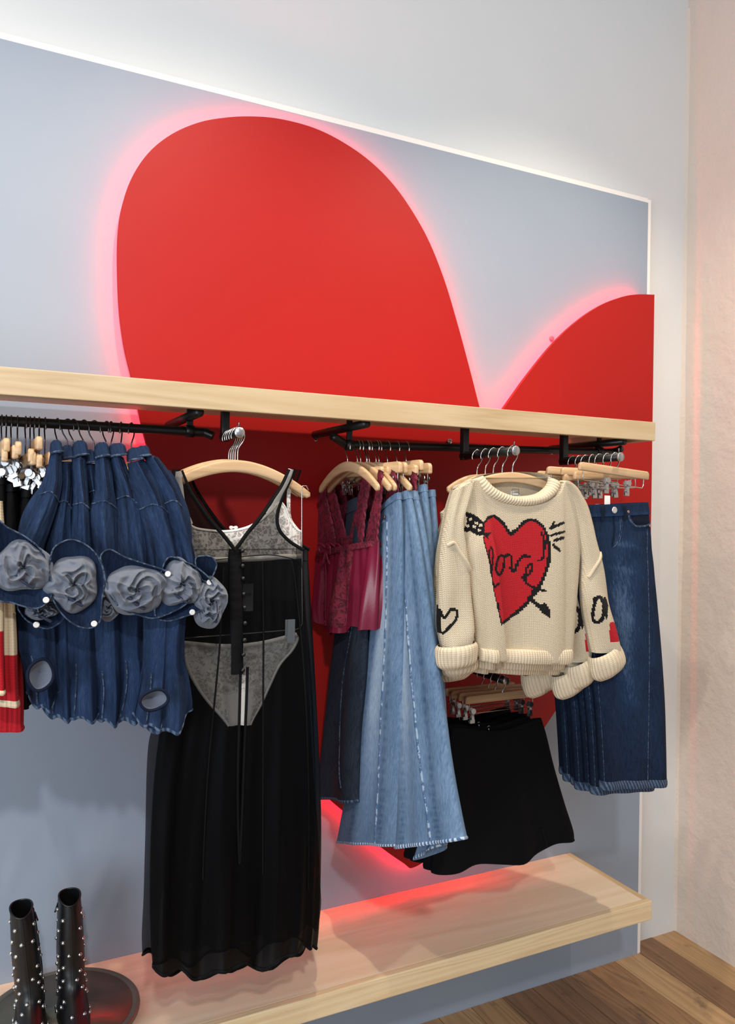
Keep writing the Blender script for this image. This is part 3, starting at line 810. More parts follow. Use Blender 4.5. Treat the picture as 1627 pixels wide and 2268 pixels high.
def motif_front(x, y):
    col = np.tile(CREAM, (len(x), 1))
    out = in_poly(x, y, [(440, 470), (470, 420), (515, 402), (560, 425), (600, 465), (640, 535), (685, 510), (725, 462), (780, 432), (840, 440), (895, 485), (930, 555), (948, 640), (945, 760), (915, 860), (880, 935), (860, 985), (800, 1040), (770, 1090), (700, 1150), (620, 1205), (575, 1240), (520, 990), (480, 750), (440, 600)])
    red = in_poly(x, y, [(450, 480), (480, 440), (515, 425), (550, 450), (590, 490), (640, 572), (690, 542), (730, 492), (785, 455), (835, 462), (885, 505), (908, 570), (922, 650), (918, 760), (888, 860), (848, 938), (802, 970), (800, 1000), (760, 1062), (690, 1125), (610, 1188), (580, 1212), (525, 990), (490, 750), (447, 600)])
    blk = out & ~red
    blk |= in_poly(x, y, [(300, 382), (350, 395), (400, 425), (450, 470), (445, 565), (390, 560), (345, 530), (268, 545), (300, 505), (315, 470), (318, 430)])
    blk |= in_poly(x, y, [(440, 540), (500, 540), (475, 570), (485, 600), (455, 570)])
    for pts, w in [([(497, 648), (512, 690), (507, 790), (500, 850)], 13), ([(497, 648), (483, 690), (490, 760), (500, 850)], 12),
                   ([(602, 722), (562, 720), (538, 780), (542, 840), (570, 852), (592, 800), (600, 722)], 19), ([(600, 720), (635, 708), (655, 740), (648, 815), (672, 828), (700, 765), (738, 718), (782, 722)], 20),
                   ([(728, 882), (775, 862), (808, 805), (798, 780), (768, 805), (752, 880), (772, 930), (840, 958)], 19), ([(872, 540), (898, 600), (896, 680), (882, 740), (856, 750)], 17),
                   ([(512, 920), (528, 950), (556, 922)], 16), ([(548, 1075), (555, 1115)], 20), ([(780, 1030), (850, 1085)], 30), ([(850, 968), (900, 978)], 20),
                   ([(948, 508), (1042, 468)], 22), ([(972, 462), (948, 505)], 15), ([(948, 562), (1047, 535)], 19), ([(975, 600), (1038, 580)], 24), ([(968, 636), (1010, 676)], 24)]:
        blk |= near_line(x, y, pts, w)
    blk |= in_poly(x, y, [(835, 1085), (905, 1068), (938, 1120), (948, 1188), (880, 1140)])
    wht = np.zeros(len(x), bool)
    for (a, b) in [(345, 440), (388, 470), (322, 490), (372, 497), (420, 488), (412, 525)]:
        wht |= (np.abs(x - a) < 13) & (np.abs(y - b) < 9)
    col[red] = RED; col[blk] = INK; col[wht] = CREAM
    return col
def motif_left(x, y):
    col = np.tile(CREAM, (len(x), 1))
    b = near_line(x, y, [(108, 1120), (148, 1175), (195, 1122), (240, 1130), (236, 1190), (190, 1248), (135, 1300)], 24) | near_line(x, y, [(108, 1120), (104, 1200), (125, 1290)], 16)
    b |= near_line(x, y, [(95, 1080), (96, 1340)], 8)
    col[b] = INK; return col
def motif_right(x, y):
    col = np.tile(CREAM, (len(x), 1))
    b = near_line(x, y, [(1275, 1040), (1320, 1030), (1345, 1090), (1335, 1180), (1295, 1215), (1262, 1190), (1268, 1110), (1285, 1040)], 28)
    b |= near_line(x, y, [(1350, 1030), (1368, 1090), (1362, 1180)], 18)
    col[b] = INK
    r = (x > 1388) & (y > 1215) & (y < 1360); col[r] = RED
    return col
def paint(S, px_of, motif):
    """one colour per stitch, looked up where the stitch lies in the drawing"""
    V = S.V; f = np.array(S.F); c = V[f].mean(1)
    d = c - CAM; zc = d @ Fw
    u = W / 2 + FPX * (d @ Rt) / zc; v = H / 2 - FPX * (d @ Up) / zc
    return motif((u - 940) / 0.295, (v - 1020) / 0.295)
SWY = -0.60
def sweater(label, group):
    z0 = aty(1150, 1465, SWY)
    t = thing('knit_sweater', (A2[0], SWY, z0[2]), label, 'sweater', group)
    pl = ply(SWY)
    cols = [(1003, 1086, 1043, 1450), (1025, 1070, 1052, 1455), (1046, 1062, 1064, 1458), (1064, 1087, 1085, 1459), (1090, 1110, 1108, 1460), (1146, 1120, 1150, 1463), (1195, 1111, 1195, 1465), (1225, 1090, 1225, 1466), (1240, 1064, 1240, 1466), (1268, 1080, 1255, 1466), (1290, 1112, 1263, 1464)]
    def fold(A, T):
        # A: top -> hem, T: left -> right
        cut = 0.30 + 0.10 * A                     # the pleat that swallows the left of the heart
        g = 0.020 * sstep(T, cut + 0.012, cut - 0.035) * sstep(A, 0.12, 0.4)
        g += 0.006 * np.sin(2 * math.pi * (1.7 * T + 0.1)) * A + 0.004 * np.sin(2 * math.pi * (3.3 * T + 0.3 * A)) * A
        return g
    front = sheet(cols, pl, (0, -1, 0), th=lambda t_: 0.034 * np.clip(4 * t_ * (1 - t_), 0, 1) ** 0.4, p=0.02, R=120, na=150, fold=fold, closed=False)
    front.uv = front.uv[:, ::-1] * np.array([1, -1])
    bk = [(1003, 1084, 1043, 1450), (1046, 1060, 1064, 1458), (1090, 1058, 1108, 1460), (1146, 1058, 1150, 1463), (1200, 1058, 1225, 1466), (1240, 1062, 1240, 1466), (1290, 1112, 1263, 1464)]
    back = sheet(bk, pl, (0, 1, 0), th=lambda t_: 0.030 * np.clip(4 * t_ * (1 - t_), 0, 1) ** 0.4, p=0.02, R=40, na=40, closed=False)
    V, F = merge((front.V, front.F), (back.V, back.F))
    fc = np.vstack([paint(front, None, motif_front), np.tile(CREAM, (len(back.F), 1))])
    uv = np.vstack([front.uv, back.uv[:, ::-1]])
    mk('body', V, F, M['knit'], t, uv=uv, fcol=fc)
    # hem rib
    hr = [(1042, 1428, 1044, 1458), (1060, 1430, 1062, 1462), (1085, 1432, 1086, 1464), (1150, 1433, 1151, 1467), (1225, 1434, 1225, 1470), (1264, 1432, 1262, 1469)]
    S = sheet(hr, pl, (0, -1, 0), th=lambda t_: 0.034 * np.clip(4 * t_ * (1 - t_), 0, 1) ** 0.4 + 0.005, p=0.03, R=90, na=10, closed=False,
              fold=lambda A, T: fold(0.97 + 0 * A, T) + 0.003 * np.sin(math.pi * A))
    S.uv = S.uv[:, ::-1]
    mk('hem_rib', S.V, S.F, M['knit_rib'], t, uv=S.uv)
    # collar rib: front curve and the band behind the neck
    ck = [(430, 112, 358, 138), (455, 150, 392, 215), (490, 190, 430, 260), (545, 228, 490, 300), (640, 262, 600, 335), (735, 266, 735, 347), (830, 248, 865, 320), (895, 202, 955, 262), (920, 160, 992, 205), (925, 125, 1008, 160)]
    S = sheet([(*cc(a, b), *cc(c, d)) for a, b, c, d in ck], ply(SWY - 0.012), (0, -1, 0), th=lambda t_: 0.008 + 0.020 * np.clip(4 * t_ * (1 - t_), 0, 1) ** 0.5, p=0.3, R=110, na=10, thb=0.006)
    S.uv = np.stack([S.uv[:, 1], S.uv[:, 0]], 1)
    mk('collar_rib', S.V, S.F, M['knit_rib'], t, uv=S.uv)
    nk = [(1066, 1052, 1072, 1100), (1100, 1047, 1100, 1112), (1146, 1045, 1146, 1118), (1190, 1047, 1192, 1112), (1218, 1053, 1218, 1098)]
    S = sheet(nk, ply(SWY + 0.012), (0, -1, 0), th=lambda t_: -0.022 * np.clip(4 * t_ * (1 - t_), 0, 1) ** 0.5, p=0.02, R=30, na=10, closed=False)
    nb = mk('back_neck', S.V, S.F, M['knit'], t, uv=S.uv[:, ::-1], fcol=np.tile(lin('d9cdb8'), (len(S.F), 1)))
    p0, _ = on(S, 0.62, 0.52)
    g = p0[0] + np.array([0, -0.004, 0])
    lb = mk('woven_label', *box(g, (0.030, 0.0015, 0.024), 0.0006), M['tag_w'], t, smooth=False)
    w_, h_ = 0.021, 0.0165
    fr = merge(*[box(g + np.array([dx, -0.0011, dz]), sz) for dx, dz, sz in ((0, h_ / 2, (w_, 0.0006, 0.001)), (0, -h_ / 2, (w_, 0.0006, 0.001)), (w_ / 2, 0, (0.001, 0.0006, h_)), (-w_ / 2, 0, (0.001, 0.0006, h_)))])
    mk('label_border', *fr, M['ink'], lb, smooth=False)
    cu = bpy.data.curves.new('label_text', 'FONT'); cu.body = 'maeve'; cu.size = 0.0062; cu.align_x = 'CENTER'; cu.align_y = 'CENTER'; cu.extrude = 0.0001
    to = bpy.data.objects.new('label_text', cu); COL.objects.link(to); to.parent = lb
    cu.materials.append(M['ink'])
    bpy.context.view_layer.update()
    me = bpy.data.meshes.new_from_object(to); bpy.data.objects.remove(to); me.name = 'label_text'
    to = bpy.data.objects.new('label_text', me); COL.objects.link(to); to.parent = lb
    to.location = tuple(g + np.array([0, -0.0013, 0]) - ORG[lb]); to.rotation_euler = (math.pi / 2, 0, 0)
    # sleeves
    def slv(keys, dy, motif, th, name, fld):
        S = sheet([(*cc(a, b), *cc(c, d)) for a, b, c, d in keys], ply(SWY + dy), (0, -1, 0), th=th, p=0.42, R=130, na=34, fold=fld)
        o = mk(name, S.V, S.F, M['knit'], t, uv=S.uv, fcol=paint(S, None, motif)); return S, o
    lk = [(205, 222, 352, 150), (172, 330, 300, 330), (148, 440, 262, 470), (118, 600, 285, 650), (100, 800, 312, 820), (95, 1000, 325, 1000), (98, 1200, 337, 1200), (112, 1330, 338, 1330), (130, 1440, 322, 1440)]
    SL, oL = slv(lk, -0.022, motif_left, lambda t_: 0.030 + 0.008 * t_, 'sleeve', lambda A, T: 0.006 * np.sin(2 * math.pi * (2.2 * T + 0.6 * A)) * sstep(T, 0.45, 0.9) + 0.005 * np.sin(2 * math.pi * (A * 1.2 + 0.2)))
    rk = [(1005, 160, 1120, 205), (1060, 260, 1200, 335), (1120, 420, 1240, 480), (1150, 560, 1265, 600), (1178, 760, 1312, 770), (1172, 930, 1342, 930), (1185, 1080, 1368, 1060), (1222, 1250, 1408, 1240), (1255, 1440, 1440, 1420)]
    SR, oR = slv(rk, -0.008, motif_right, lambda t_: 0.026 + 0.008 * t_, 'sleeve', lambda A, T: 0.006 * np.sin(2 * math.pi * (2.0 * T - 0.8 * A)) * sstep(T, 0.4, 0.9))
    # armhole seams: raised bands of stitches
    mk('armhole_seam', *ribbon(SL, [(0.09, 0.395), (0.35, 0.375), (0.7, 0.44), (0.90, 0.50)], 0.010, 0.004, 30), M['knit_rib'], t)
    mk('armhole_seam', *ribbon(SR, [(0.91, 0.445), (0.7, 0.47), (0.35, 0.52), (0.10, 0.58)], 0.010, 0.004, 30), M['knit_rib'], t)
    # turned-up cuffs: rolled double tubes, the rib standing out over the roll
    def cuff(c0, c1, ra, rb, dy, bul):
        P = [aty(*cc(*c), SWY + dy) for c in (c0, ((c0[0] + c1[0]) / 2, (c0[1] + c1[1]) / 2), c1)]
        k = 0.295 / FPX * 2.2
        R_ = 26
        prof = np.array(bul)
        V, F, uv = limb([P[0], P[0] * 0.6 + P[2] * 0.4, P[2]], np.array(ra) * k, np.array(rb) * k, (0, -1, 0), 96, R_, rip=lambda th, tt: 0.022 * np.sin(3 * th + 5 * tt) + 0.035 * np.sin(5 * th - 3 * tt + 1) * tt + 0.014 * np.sin(30 * th) * (1 - tt * 0.8))
        return V, F, uv
    V, F, uv = cuff((235, 1375), (245, 1560), (132, 148, 152, 150, 138, 96), (92, 104, 106, 100, 86, 44), -0.03, (1, 1))
    mk('cuff', V, F, M['knit_rib'], oL, uv=uv)
    V, F, uv = cuff((1335, 1420), (1398, 1600), (122, 138, 150, 156, 150, 112), (84, 96, 100, 98, 84, 48), -0.012, (1, 1))
    mk('cuff', V, F, M['knit_rib'], oR, uv=uv)
    return t
def dup(root, loc=None, rotz=None, label=None, group=None):
    r = root.copy(); COL.objects.link(r)
    if loc is not None: r.location = tuple(float(c) for c in loc)
    if rotz is not None: r.rotation_euler = (root.rotation_euler[0], root.rotation_euler[1], rotz)
    if label: r['label'] = label
    if group: r['group'] = group
    for ch in list(root.children):
        c = ch.copy(); COL.objects.link(c); c.parent = r
        for g in ch.children:
            d_ = g.copy(); COL.objects.link(d_); d_.parent = c
    return r
sw = sweater('cream knit sweater with red heart and black love lettering, front of its arm', 'cream heart sweaters')
h0 = Vector(sw.location)
spots = [(0.016, 0.045, -0.026, 0.03), (0.030, 0.085, -0.046, -0.03), (0.058, 0.123, -0.040, 0.04), (0.066, 0.163, -0.056, -0.03)]
names = ['second', 'third', 'fourth', 'rearmost']
for (dx, dy, dz, rz), nm in zip(spots, names):
    r_ = dup(sw, h0 + Vector((dx, dy, dz)), rz, 'cream knit sweater, %s from the front on the sweater arm' % nm if nm != 'rearmost' else 'cream knit sweater, rearmost on the sweater arm')
    k_ = names.index(nm)
    sl_ = [c for c in r_.children if c.name.startswith('sleeve')]
    sl_.sort(key=lambda c: np.mean([v.co.x for v in c.data.vertices]))
    sl_[1].location = (-0.055 - 0.038 * k_, 0.0, -0.006 - 0.010 * (k_ % 2)); sl_[0].location = (0.016, 0, -0.004 * k_)   # arms tucked in behind the front one
zt = aty(1146, 1049, SWY)[2]
for k, dy in enumerate((0.0, 0.045, 0.085, 0.123, 0.163)):
    p = (A2[0] + (0, 0, 0, 0, 0)[k], SWY + dy + 0.012, A2[3] + 0.0115)
    arch_hanger(p, [0.0, 0.05, -0.05, 0.06, -0.04][k], 0.30 if k == 0 else 0.19, ['arched wooden hanger inside the front cream sweater', 'arched wooden hanger inside the second cream sweater', 'arched wooden hanger inside the third cream sweater', 'arched wooden hanger inside the fourth cream sweater', 'arched wooden hanger inside the rearmost cream sweater'][k],
                'sweater hangers', drop=0.038, hh=0.026, stem=round(float(p[2] - zt), 3))

# ------------------------------------------------------------------ jeans
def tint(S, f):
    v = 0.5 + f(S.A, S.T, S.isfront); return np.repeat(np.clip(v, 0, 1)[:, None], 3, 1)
def gauss(A, T, a, t, sa, st): return np.exp(-((A - a) / sa) ** 2 - ((T - t) / st) ** 2)
def hem_band(S, t0=0.975):
    """turned hem: a raised ring of cloth round the bottom of the leg"""
    j0 = int(t0 * (S.R - 1)); G = S.V.reshape(S.R, S.K, 3)[j0:]
    c = G.mean(1, keepdims=True)
    d = G - c; d /= np.linalg.norm(d, axis=2, keepdims=True) + 1e-9
    m = G.shape[0]
    off = 0.0022 * np.sin(np.linspace(0.15, math.pi - 0.15, m))[:, None, None]
    nrm = np.zeros_like(G); a = np.roll(G, -1, 1) - np.roll(G, 1, 1); b = np.gradient(G, axis=0)
    nrm = np.cross(b, a); nrm /= np.linalg.norm(nrm, axis=2, keepdims=True) + 1e-9
    if np.mean(np.sum(nrm * d, 2)) < 0: nrm = -nrm
    V = (G + nrm * off).reshape(-1, 3); K = S.K
    F = [(i * K + k, i * K + (k + 1) % K, (i + 1) * K + (k + 1) % K, (i + 1) * K + k) for i in range(m - 1) for k in range(K)]
    uv = S.uv.reshape(S.R, S.K, 2)[j0:].reshape(-1, 2)
    return V, F, uv
def button(p, n, r, mat, name, parent):
    return mk(name, *lathe([(r, 0), (r, 0.002), (r * 0.8, 0.0032), (r * 0.55, 0.0026), (0.0, 0.003)], p, 16, n), mat, parent)

JY = A3[2] + 0.018
def mid_jeans(label, group):
    keys = [(1258, 1122, 1432, 1113), (1256, 1160, 1437, 1150), (1258, 1220, 1442, 1215), (1270, 1300, 1450, 1300), (1288, 1390, 1458, 1390), (1304, 1470, 1464, 1470), (1315, 1560, 1469, 1560), (1321, 1650, 1471, 1650), (1326, 1746, 1472, 1738)]
    base = aty(1400, 1742, JY)
    t = thing('blue_jeans', (A3[0], JY, base[2]), label, 'jeans', group)
    S = sheet(keys, ply(JY), (0, -1, 0), th=lambda q: 0.014 + 0.010 * q, p=0.35, R=90, na=44,
              fold=lambda A, T: 0.005 * np.sin(2 * math.pi * (1.3 * A + 0.2)) * T + 0.0016 * np.sin(2 * math.pi * (9 * T + 1.5 * A)) * gauss(A, T, 0.62, 0.26, 0.4, 0.10) + 0.004 * np.sin(2 * math.pi * (2.4 * A + 0.1)) * sstep(T, 0.3, 1))
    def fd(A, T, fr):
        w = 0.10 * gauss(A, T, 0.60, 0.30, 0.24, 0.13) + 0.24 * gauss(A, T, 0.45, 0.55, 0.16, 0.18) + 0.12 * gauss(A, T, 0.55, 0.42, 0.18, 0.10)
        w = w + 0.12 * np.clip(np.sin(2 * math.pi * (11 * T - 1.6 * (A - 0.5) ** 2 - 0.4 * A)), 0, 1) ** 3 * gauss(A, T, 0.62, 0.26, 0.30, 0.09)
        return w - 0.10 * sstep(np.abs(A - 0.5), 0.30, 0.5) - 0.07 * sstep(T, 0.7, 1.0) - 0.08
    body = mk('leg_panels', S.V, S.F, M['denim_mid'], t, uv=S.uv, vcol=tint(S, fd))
    wb = sheet([(1257, 1121, 1433, 1112), (1256, 1134, 1435, 1126), (1256, 1147, 1437, 1139)], ply(JY), (0, -1, 0), th=0.0185, p=0.30, R=6, na=40)
    wbo = mk('waistband', wb.V, wb.F, M['denim_mid'], t, uv=wb.uv, vcol=tint(wb, lambda A, T, f: -0.08 + 0.10 * (np.abs(T - 0.5) > 0.3)))
    p, n = on(wb, 0.505, 0.5); button(p[0], n[0], 0.0095, M['nickel'], 'button', wbo)
    for a0 in (0.63, 0.36):
        p, n = on(wb, [a0] * 5, np.linspace(-0.05, 1.0, 5)); p = np.vstack([p, p[-1] + (0, 0, -0.012)]); n = np.vstack([n, n[-1]])
        mk('belt_loop', *strip3(p, n, 0.010, 0.004), M['denim_mid'], t)
    # fly, pockets, seams
    mk('fly_seam', *ribbon(S, [(0.505, 0.06), (0.50, 0.17), (0.47, 0.235)], 0.006, 0.002), M['denim_mid'], t)
    mk('fly_stitch', *merge(ribbon(S, [(0.58, 0.06), (0.575, 0.17), (0.53, 0.225), (0.48, 0.24)], 0.0016, 0.0012, 40), ribbon(S, [(0.60, 0.06), (0.595, 0.17), (0.545, 0.235)], 0.0016, 0.0012, 40)), M['denim_seam'], t)
    pk = mk('pocket', *patch(S, [(0.70, 0.065), (0.985, 0.06), (0.985, 0.155), (0.74, 0.150)], 8, 0.0018), M['denim_mid'], t)
    mk('pocket_edge', *merge(ribbon(S, [(0.69, 0.055), (0.70, 0.115), (0.76, 0.152), (0.87, 0.158), (0.985, 0.150)], 0.006, 0.003, 40), ), M['denim_seam'], pk)
    for at in ((0.685, 0.072), (0.965, 0.158)):
        p, n = on(S, *at); button(p[0] + n[0] * 0.002, n[0], 0.0042, M['copper'], 'rivet', pk)
    mk('side_seam', *ribbon(S, [(0.93, 0.17), (0.87, 0.35), (0.78, 0.55), (0.70, 0.75), (0.645, 0.97)], 0.0022, 0.0014, 60), M['denim_seam'], t)
    mk('inseam', *ribbon(S, [(0.06, 0.45), (0.03, 0.7), (0.02, 0.97)], 0.0016, 0.0018, 30), M['denim_seam'], t)
    V, F, uv = hem_band(S, 0.972)
    mk('hem', V, F, M['rope_mid'], t, uv=uv)
    g, n = on(wb, 0.46, -0.1)
    mk('waist_label', *box(g[0] + np.array([0, 0.012, 0.006]), (0.020, 0.002, 0.036), 0.0008), M['tag_w'], t, smooth=False)
    return t
mj = mid_jeans('dark blue wide-leg jeans with silver button, front of the jeans arm', 'dark blue jeans')
j0 = Vector(mj.location)
ords = ['second', 'third', 'fourth', 'fifth', 'sixth', 'rearmost']
for k, (dx, dy, dz, rz) in enumerate([(-0.004, 0.034, -0.024, 0.05), (0.004, 0.064, -0.026, -0.04), (-0.008, 0.094, -0.030, 0.02), (0.004, 0.122, -0.028, -0.02), (-0.004, 0.150, -0.024, 0.04), (0.010, 0.180, -0.016, -0.03)]):
    dup(mj, j0 + Vector((dx, dy, dz)), rz, 'dark blue wide-leg jeans, %s on the jeans arm' % (ords[k] if k == 5 else ords[k] + ' from the front'))
jl = ['front', 'second', 'third', 'fourth', 'fifth', 'sixth', 'rearmost']
for k, dy in enumerate((0.0, 0.034, 0.064, 0.094, 0.122, 0.150, 0.180)):
    trouser_hanger((A3[0], JY + dy, A3[3] + 0.0115), [0.0, 0.05, -0.10, 0.16, -0.14, 0.05, -0.03][k], 0.258, 'wooden clip hanger of the %s dark blue jeans' % jl[k], 'dark jeans hangers', stem=0.042 + [0, 0.010, 0.004, 0.012, 0.0, 0.006, 0.01][k],
                   rod=0.026, clips=(-0.10, 0.20) if k % 2 == 0 else (-0.2, 0.12), roll=[0.075, -0.04, 0.02, -0.055, 0.03, 0.0, 0.02][k])

# ------------------------------------------------------------------ black skirts on the low arm
KY = A4[2] + 0.02
def skirt(label, group):
    keys = [(1000, 1612, 1198, 1590), (992, 1650, 1210, 1630), (980, 1720, 1226, 1700), (968, 1800, 1246, 1775), (957, 1870, 1262, 1830), (950, 1926, 1263, 1853)]
    base = aty(1100, 1930, KY)
    t = thing('mini_skirt', (A4[0], KY, base[2]), label, 'skirt', group)
    hem = lambda P, A, T, base_: P + np.array([0, 0, 1.0]) * (-(0.012 * np.sin(math.pi * A) + 0.007 * np.sin(2 * math.pi * 2.0 * A + 0.6)) * sstep(T, 0.5, 1.0) - 0.020 * np.sin(math.pi * A) ** 2 * sstep(T, 0.25, 0.0))[..., None]
    S = sheet(keys, ply(KY), (0, -1, 0), th=lambda q: 0.016 + 0.030 * q, p=0.5, R=50, na=44, edge=hem,
              fold=lambda A, T: 0.012 * np.sin(2 * math.pi * (2.1 * A + 0.15)) * sstep(T, 0.2, 1) + 0.003 * np.sin(2 * math.pi * (5 * A + 0.4)) * T)
    mk('skirt_body', S.V, S.F, M['blk'], t, uv=S.uv)
    mk('waist_seam', *ribbon(S, [(0.02, 0.05), (0.5, 0.05), (0.98, 0.05)], 0.004, 0.002), M['blk_trim'], t)
    mk('slit_edge', *ribbon(S, [(0.74, 0.74), (0.765, 0.9), (0.77, 0.99)], 0.006, 0.003), M['blk_trim'], t)
    V, F, uv = hem_band(S, 0.95); mk('hem', V, F, M['blk'], t, uv=uv)
    p, n = on(S, 0.40, 0.03)
    mk('hook_and_eye', *merge(tube(p[0] + np.array([(-0.006, 0.018, 0.012), (0, 0.016, 0.016), (0.006, 0.018, 0.011)]), 0.0013, 6), tube(p[0] + np.array([(0.0, 0.018, 0.008), (0.002, 0.017, -0.003)]), 0.0013, 6)), M['chrome'], t)
    return t
sk = skirt('black mini skirt with a side slit, front of the low arm', 'black skirts')
k0 = Vector(sk.location)
for k, (dx, dy, dz, rz) in enumerate([(-0.012, 0.036, 0.004, 0.05), (-0.022, 0.072, 0.006, -0.04), (-0.034, 0.108, 0.010, 0.04)]):
    dup(sk, k0 + Vector((dx, dy, dz)), rz, 'black mini skirt, %s on the low arm' % ['second from the front', 'third from the front', 'rearmost'][k])
for k, dy in enumerate((0.0, 0.036, 0.072, 0.108)):
    trouser_hanger((A4[0], KY + dy, A4[3] + 0.0115), [0.0, 0.03, -0.04, 0.03][k], 0.262, 'wooden clip hanger of the %s black skirt' % ['front', 'second', 'third', 'rearmost'][k], 'skirt hangers', stem=0.053, rod=0.030, clips=(-0.40, 0.40), roll=[0.0, 0.02, -0.01, 0.01][k])

# ------------------------------------------------------------------ sheer black dresses and the white lace set
DY = A1[2] + 0.012
ax1 = A1[0]
# front hanger, with the hanging wire that carries the briefs
zt = aty(540, 1023, DY)[2]
xc = aty(540, 1023, DY)[0]
stem1 = round(float(A1[3] + 0.0115 - zt), 3)
fh = arch_hanger((ax1, DY, A1[3] + 0.0115), 0.0, 0.366, 'arched wooden hanger at the front holding the sheer dress and lace set', 'dress hangers', drop=0.072, hh=0.028, stem=stem1)
P = [aty(u, v, DY - 0.016) for u, v in [(683, 1086), (678, 1076), (670, 1076), (668, 1090), (668, 1240), (669, 1380), (664, 1391), (655, 1394), (560, 1402), (410, 1413)]]
fo = np.array(fh.location)
ORG[fh] = fo
mk('hanging_wire', *tube(np.vstack([np.linspace(P[i], P[i + 1], 5)[:-1] for i in range(len(P) - 1)] + [P[-1:]]), 0.0013, 6), M['steel'], fh)
g = aty(644, 1398, DY - 0.024)
mk('plastic_clip', *merge(box(g, (0.019, 0.006, 0.056), 0.001), box(g + np.array([-0.003, 0.008, 0.004]), (0.017, 0.003, 0.046), 0.001)), plain('pale_grey_clip', 'c3cbd2', 0.3), fh, smooth=False)
for k, (dy, rz) in enumerate([(0.020, 0.045), (0.038, -0.055), (0.056, 0.03), (0.074, -0.02)]):
    arch_hanger((ax1, DY + dy, A1[3] + 0.0115), rz, 0.366, 'arched wooden hanger, %s behind the sheer dress hanger' % ['first', 'second', 'third', 'fourth'][k], 'dress hangers', drop=0.072, hh=0.028, stem=round(stem1 - 0.002 * k, 3))
def dress(y, label, group, mats, full=True, dx=0, thb=None):
    pl = lambda u, v, d=0.0: aty(u + dx, v, y + d)
    base = aty(520, 2150, y)
    t = thing('slip_dress', (ax1, y, base[2]), label, 'dress', group)
    keys = [(402, 1217, 668, 1214), (399, 1250, 668, 1245), (394, 1310, 672, 1300), (384, 1420, 680, 1410), (362, 1560, 689, 1560), (342, 1700, 696, 1700), (332, 1850, 700, 1830), (330, 1980, 700, 1950), (332, 2090, 697, 2040), (336, 2152, 691, 2090)]
    hem = lambda P, A, T, b: P + np.array([0, 0, 1.0]) * ((0.014 * np.sin(2 * math.pi * (2.6 * A + 0.1)) + 0.008 * np.sin(2 * math.pi * (5.3 * A + 0.4)) - 0.012 * np.sin(math.pi * A)) * sstep(T, 0.75, 1.0))[..., None]
    fold = lambda A, T: 0.016 * np.sin(2 * math.pi * (2.7 * A + 0.15)) * sstep(T, 0.1, 1) + 0.007 * np.sin(2 * math.pi * (6.1 * A + 0.5 + 0.5 * T)) * sstep(T, 0.2, 1) + 0.002 * np.sin(2 * math.pi * (11 * A + 2 * T))
    S = sheet(keys, pl, (0, -1, 0), th=lambda q: 0.010 + 0.028 * q, p=0.45, R=90, na=60, fold=fold, edge=hem, thb=thb, back=0.3 if full else 0.9)
    Fk = S.F
    if full:          # the front opens below the last button
        Fk = [f for f in S.F if not (S.isfront[f[0]] and S.isfront[f[1]] and 0.475 < (S.A[f[0]] + S.A[f[1]]) / 2 < 0.515 and 0.39 < S.T[f[0]] < 0.60)]
    mk('skirt_panel', S.V, Fk, mats[0], t, uv=S.uv)
    # bodice halves: strap at the top widening to the waist seam
    rk = [(640, 1040, 651, 1041), (622, 1078, 642, 1066), (600, 1110, 626, 1100), (574, 1148, 614, 1140), (548, 1180, 618, 1172), (534, 1200, 640, 1198), (520, 1219, 670, 1217)]
    lk = [(386, 1040, 402, 1042), (382, 1075, 418, 1080), (384, 1110, 437, 1112), (390, 1148, 464, 1150), (396, 1180, 492, 1182), (399, 1200, 508, 1202), (402, 1219, 521, 1219)]
    halves = []
    for kk in (lk, rk):
        b = sheet(kk, lambda u, v, d=0.0: pl(u, v, -0.014 + d), (0, -1, 0), th=0.003, p=0.3, R=40, na=16, closed=False,
                  fold=lambda A, T: 0.004 * np.sin(2 * math.pi * (2.6 * A + 0.2 + 0.4 * T)) * T)
        halves.append(b); mk('bodice_panel', b.V, b.F, mats[1], t, uv=b.uv)
    lb, rb = halves
    mk('neckline_binding', *ribbon(lb, [(0.995, q) for q in np.linspace(0, 1, 12)], 0.0095, 0.003, 40), M['blk_trim'], t)
    mk('neckline_binding', *ribbon(rb, [(0.005, q) for q in np.linspace(0, 1, 12)], 0.0095, 0.003, 40), M['blk_trim'], t)
    mk('armhole_binding', *ribbon(rb, [(0.995, q) for q in np.linspace(0, 1, 12)], 0.0085, 0.003, 40), M['blk_trim'], t)
    mk('armhole_binding', *ribbon(lb, [(0.005, q) for q in np.linspace(0, 1, 12)], 0.0085, 0.003, 40), M['blk_trim'], t)
    mk('waist_seam', *ribbon(S, [(0.02, 0.10), (0.3, 0.085), (0.7, 0.06), (0.98, 0.105)], 0.0022, 0.0012, 40), M['blk_trim'], t)
    for path in ([(0.33, 0.13), (0.31, 0.4), (0.29, 0.75)], [(0.645, 0.10), (0.64, 0.4), (0.645, 0.75)], [(0.90, 0.1), (0.95, 0.4), (0.95, 0.8)]):
        mk('panel_seam', *ribbon(S, path, 0.0042, 0.002, 60), M['blk_trim'], t)
    tv = lambda v_: float(np.interp(v_, [1217, 1250, 1310, 1420, 1560, 1700, 1850, 1980, 2090, 2150], np.arange(10) / 9.0))
    if full:
        # button placket, covered buttons, slit edges, swing tag
        pk = mk('placket', *ribbon(S, [(0.42, 0.0), (0.422, tv(1300)), (0.432, tv(1400)), (0.448, tv(1492))], 0.032, 0.0065, 60, wob=0.002, seed=3), M['blk_trim'], t)
        for k in range(9):
            tt = tv(1224 + k * 32.5)
            p, n = on(S, 0.468 - 0.008 * math.sin(k) + 0.05 * tt, tt)
            mk('covered_button', *lathe([(0.0052, 0.0), (0.0056, 0.003), (0.0042, 0.0062), (0.0, 0.0074)], p[0] + n[0] * 0.005, 14, n[0]), M['blk_satin'], pk)
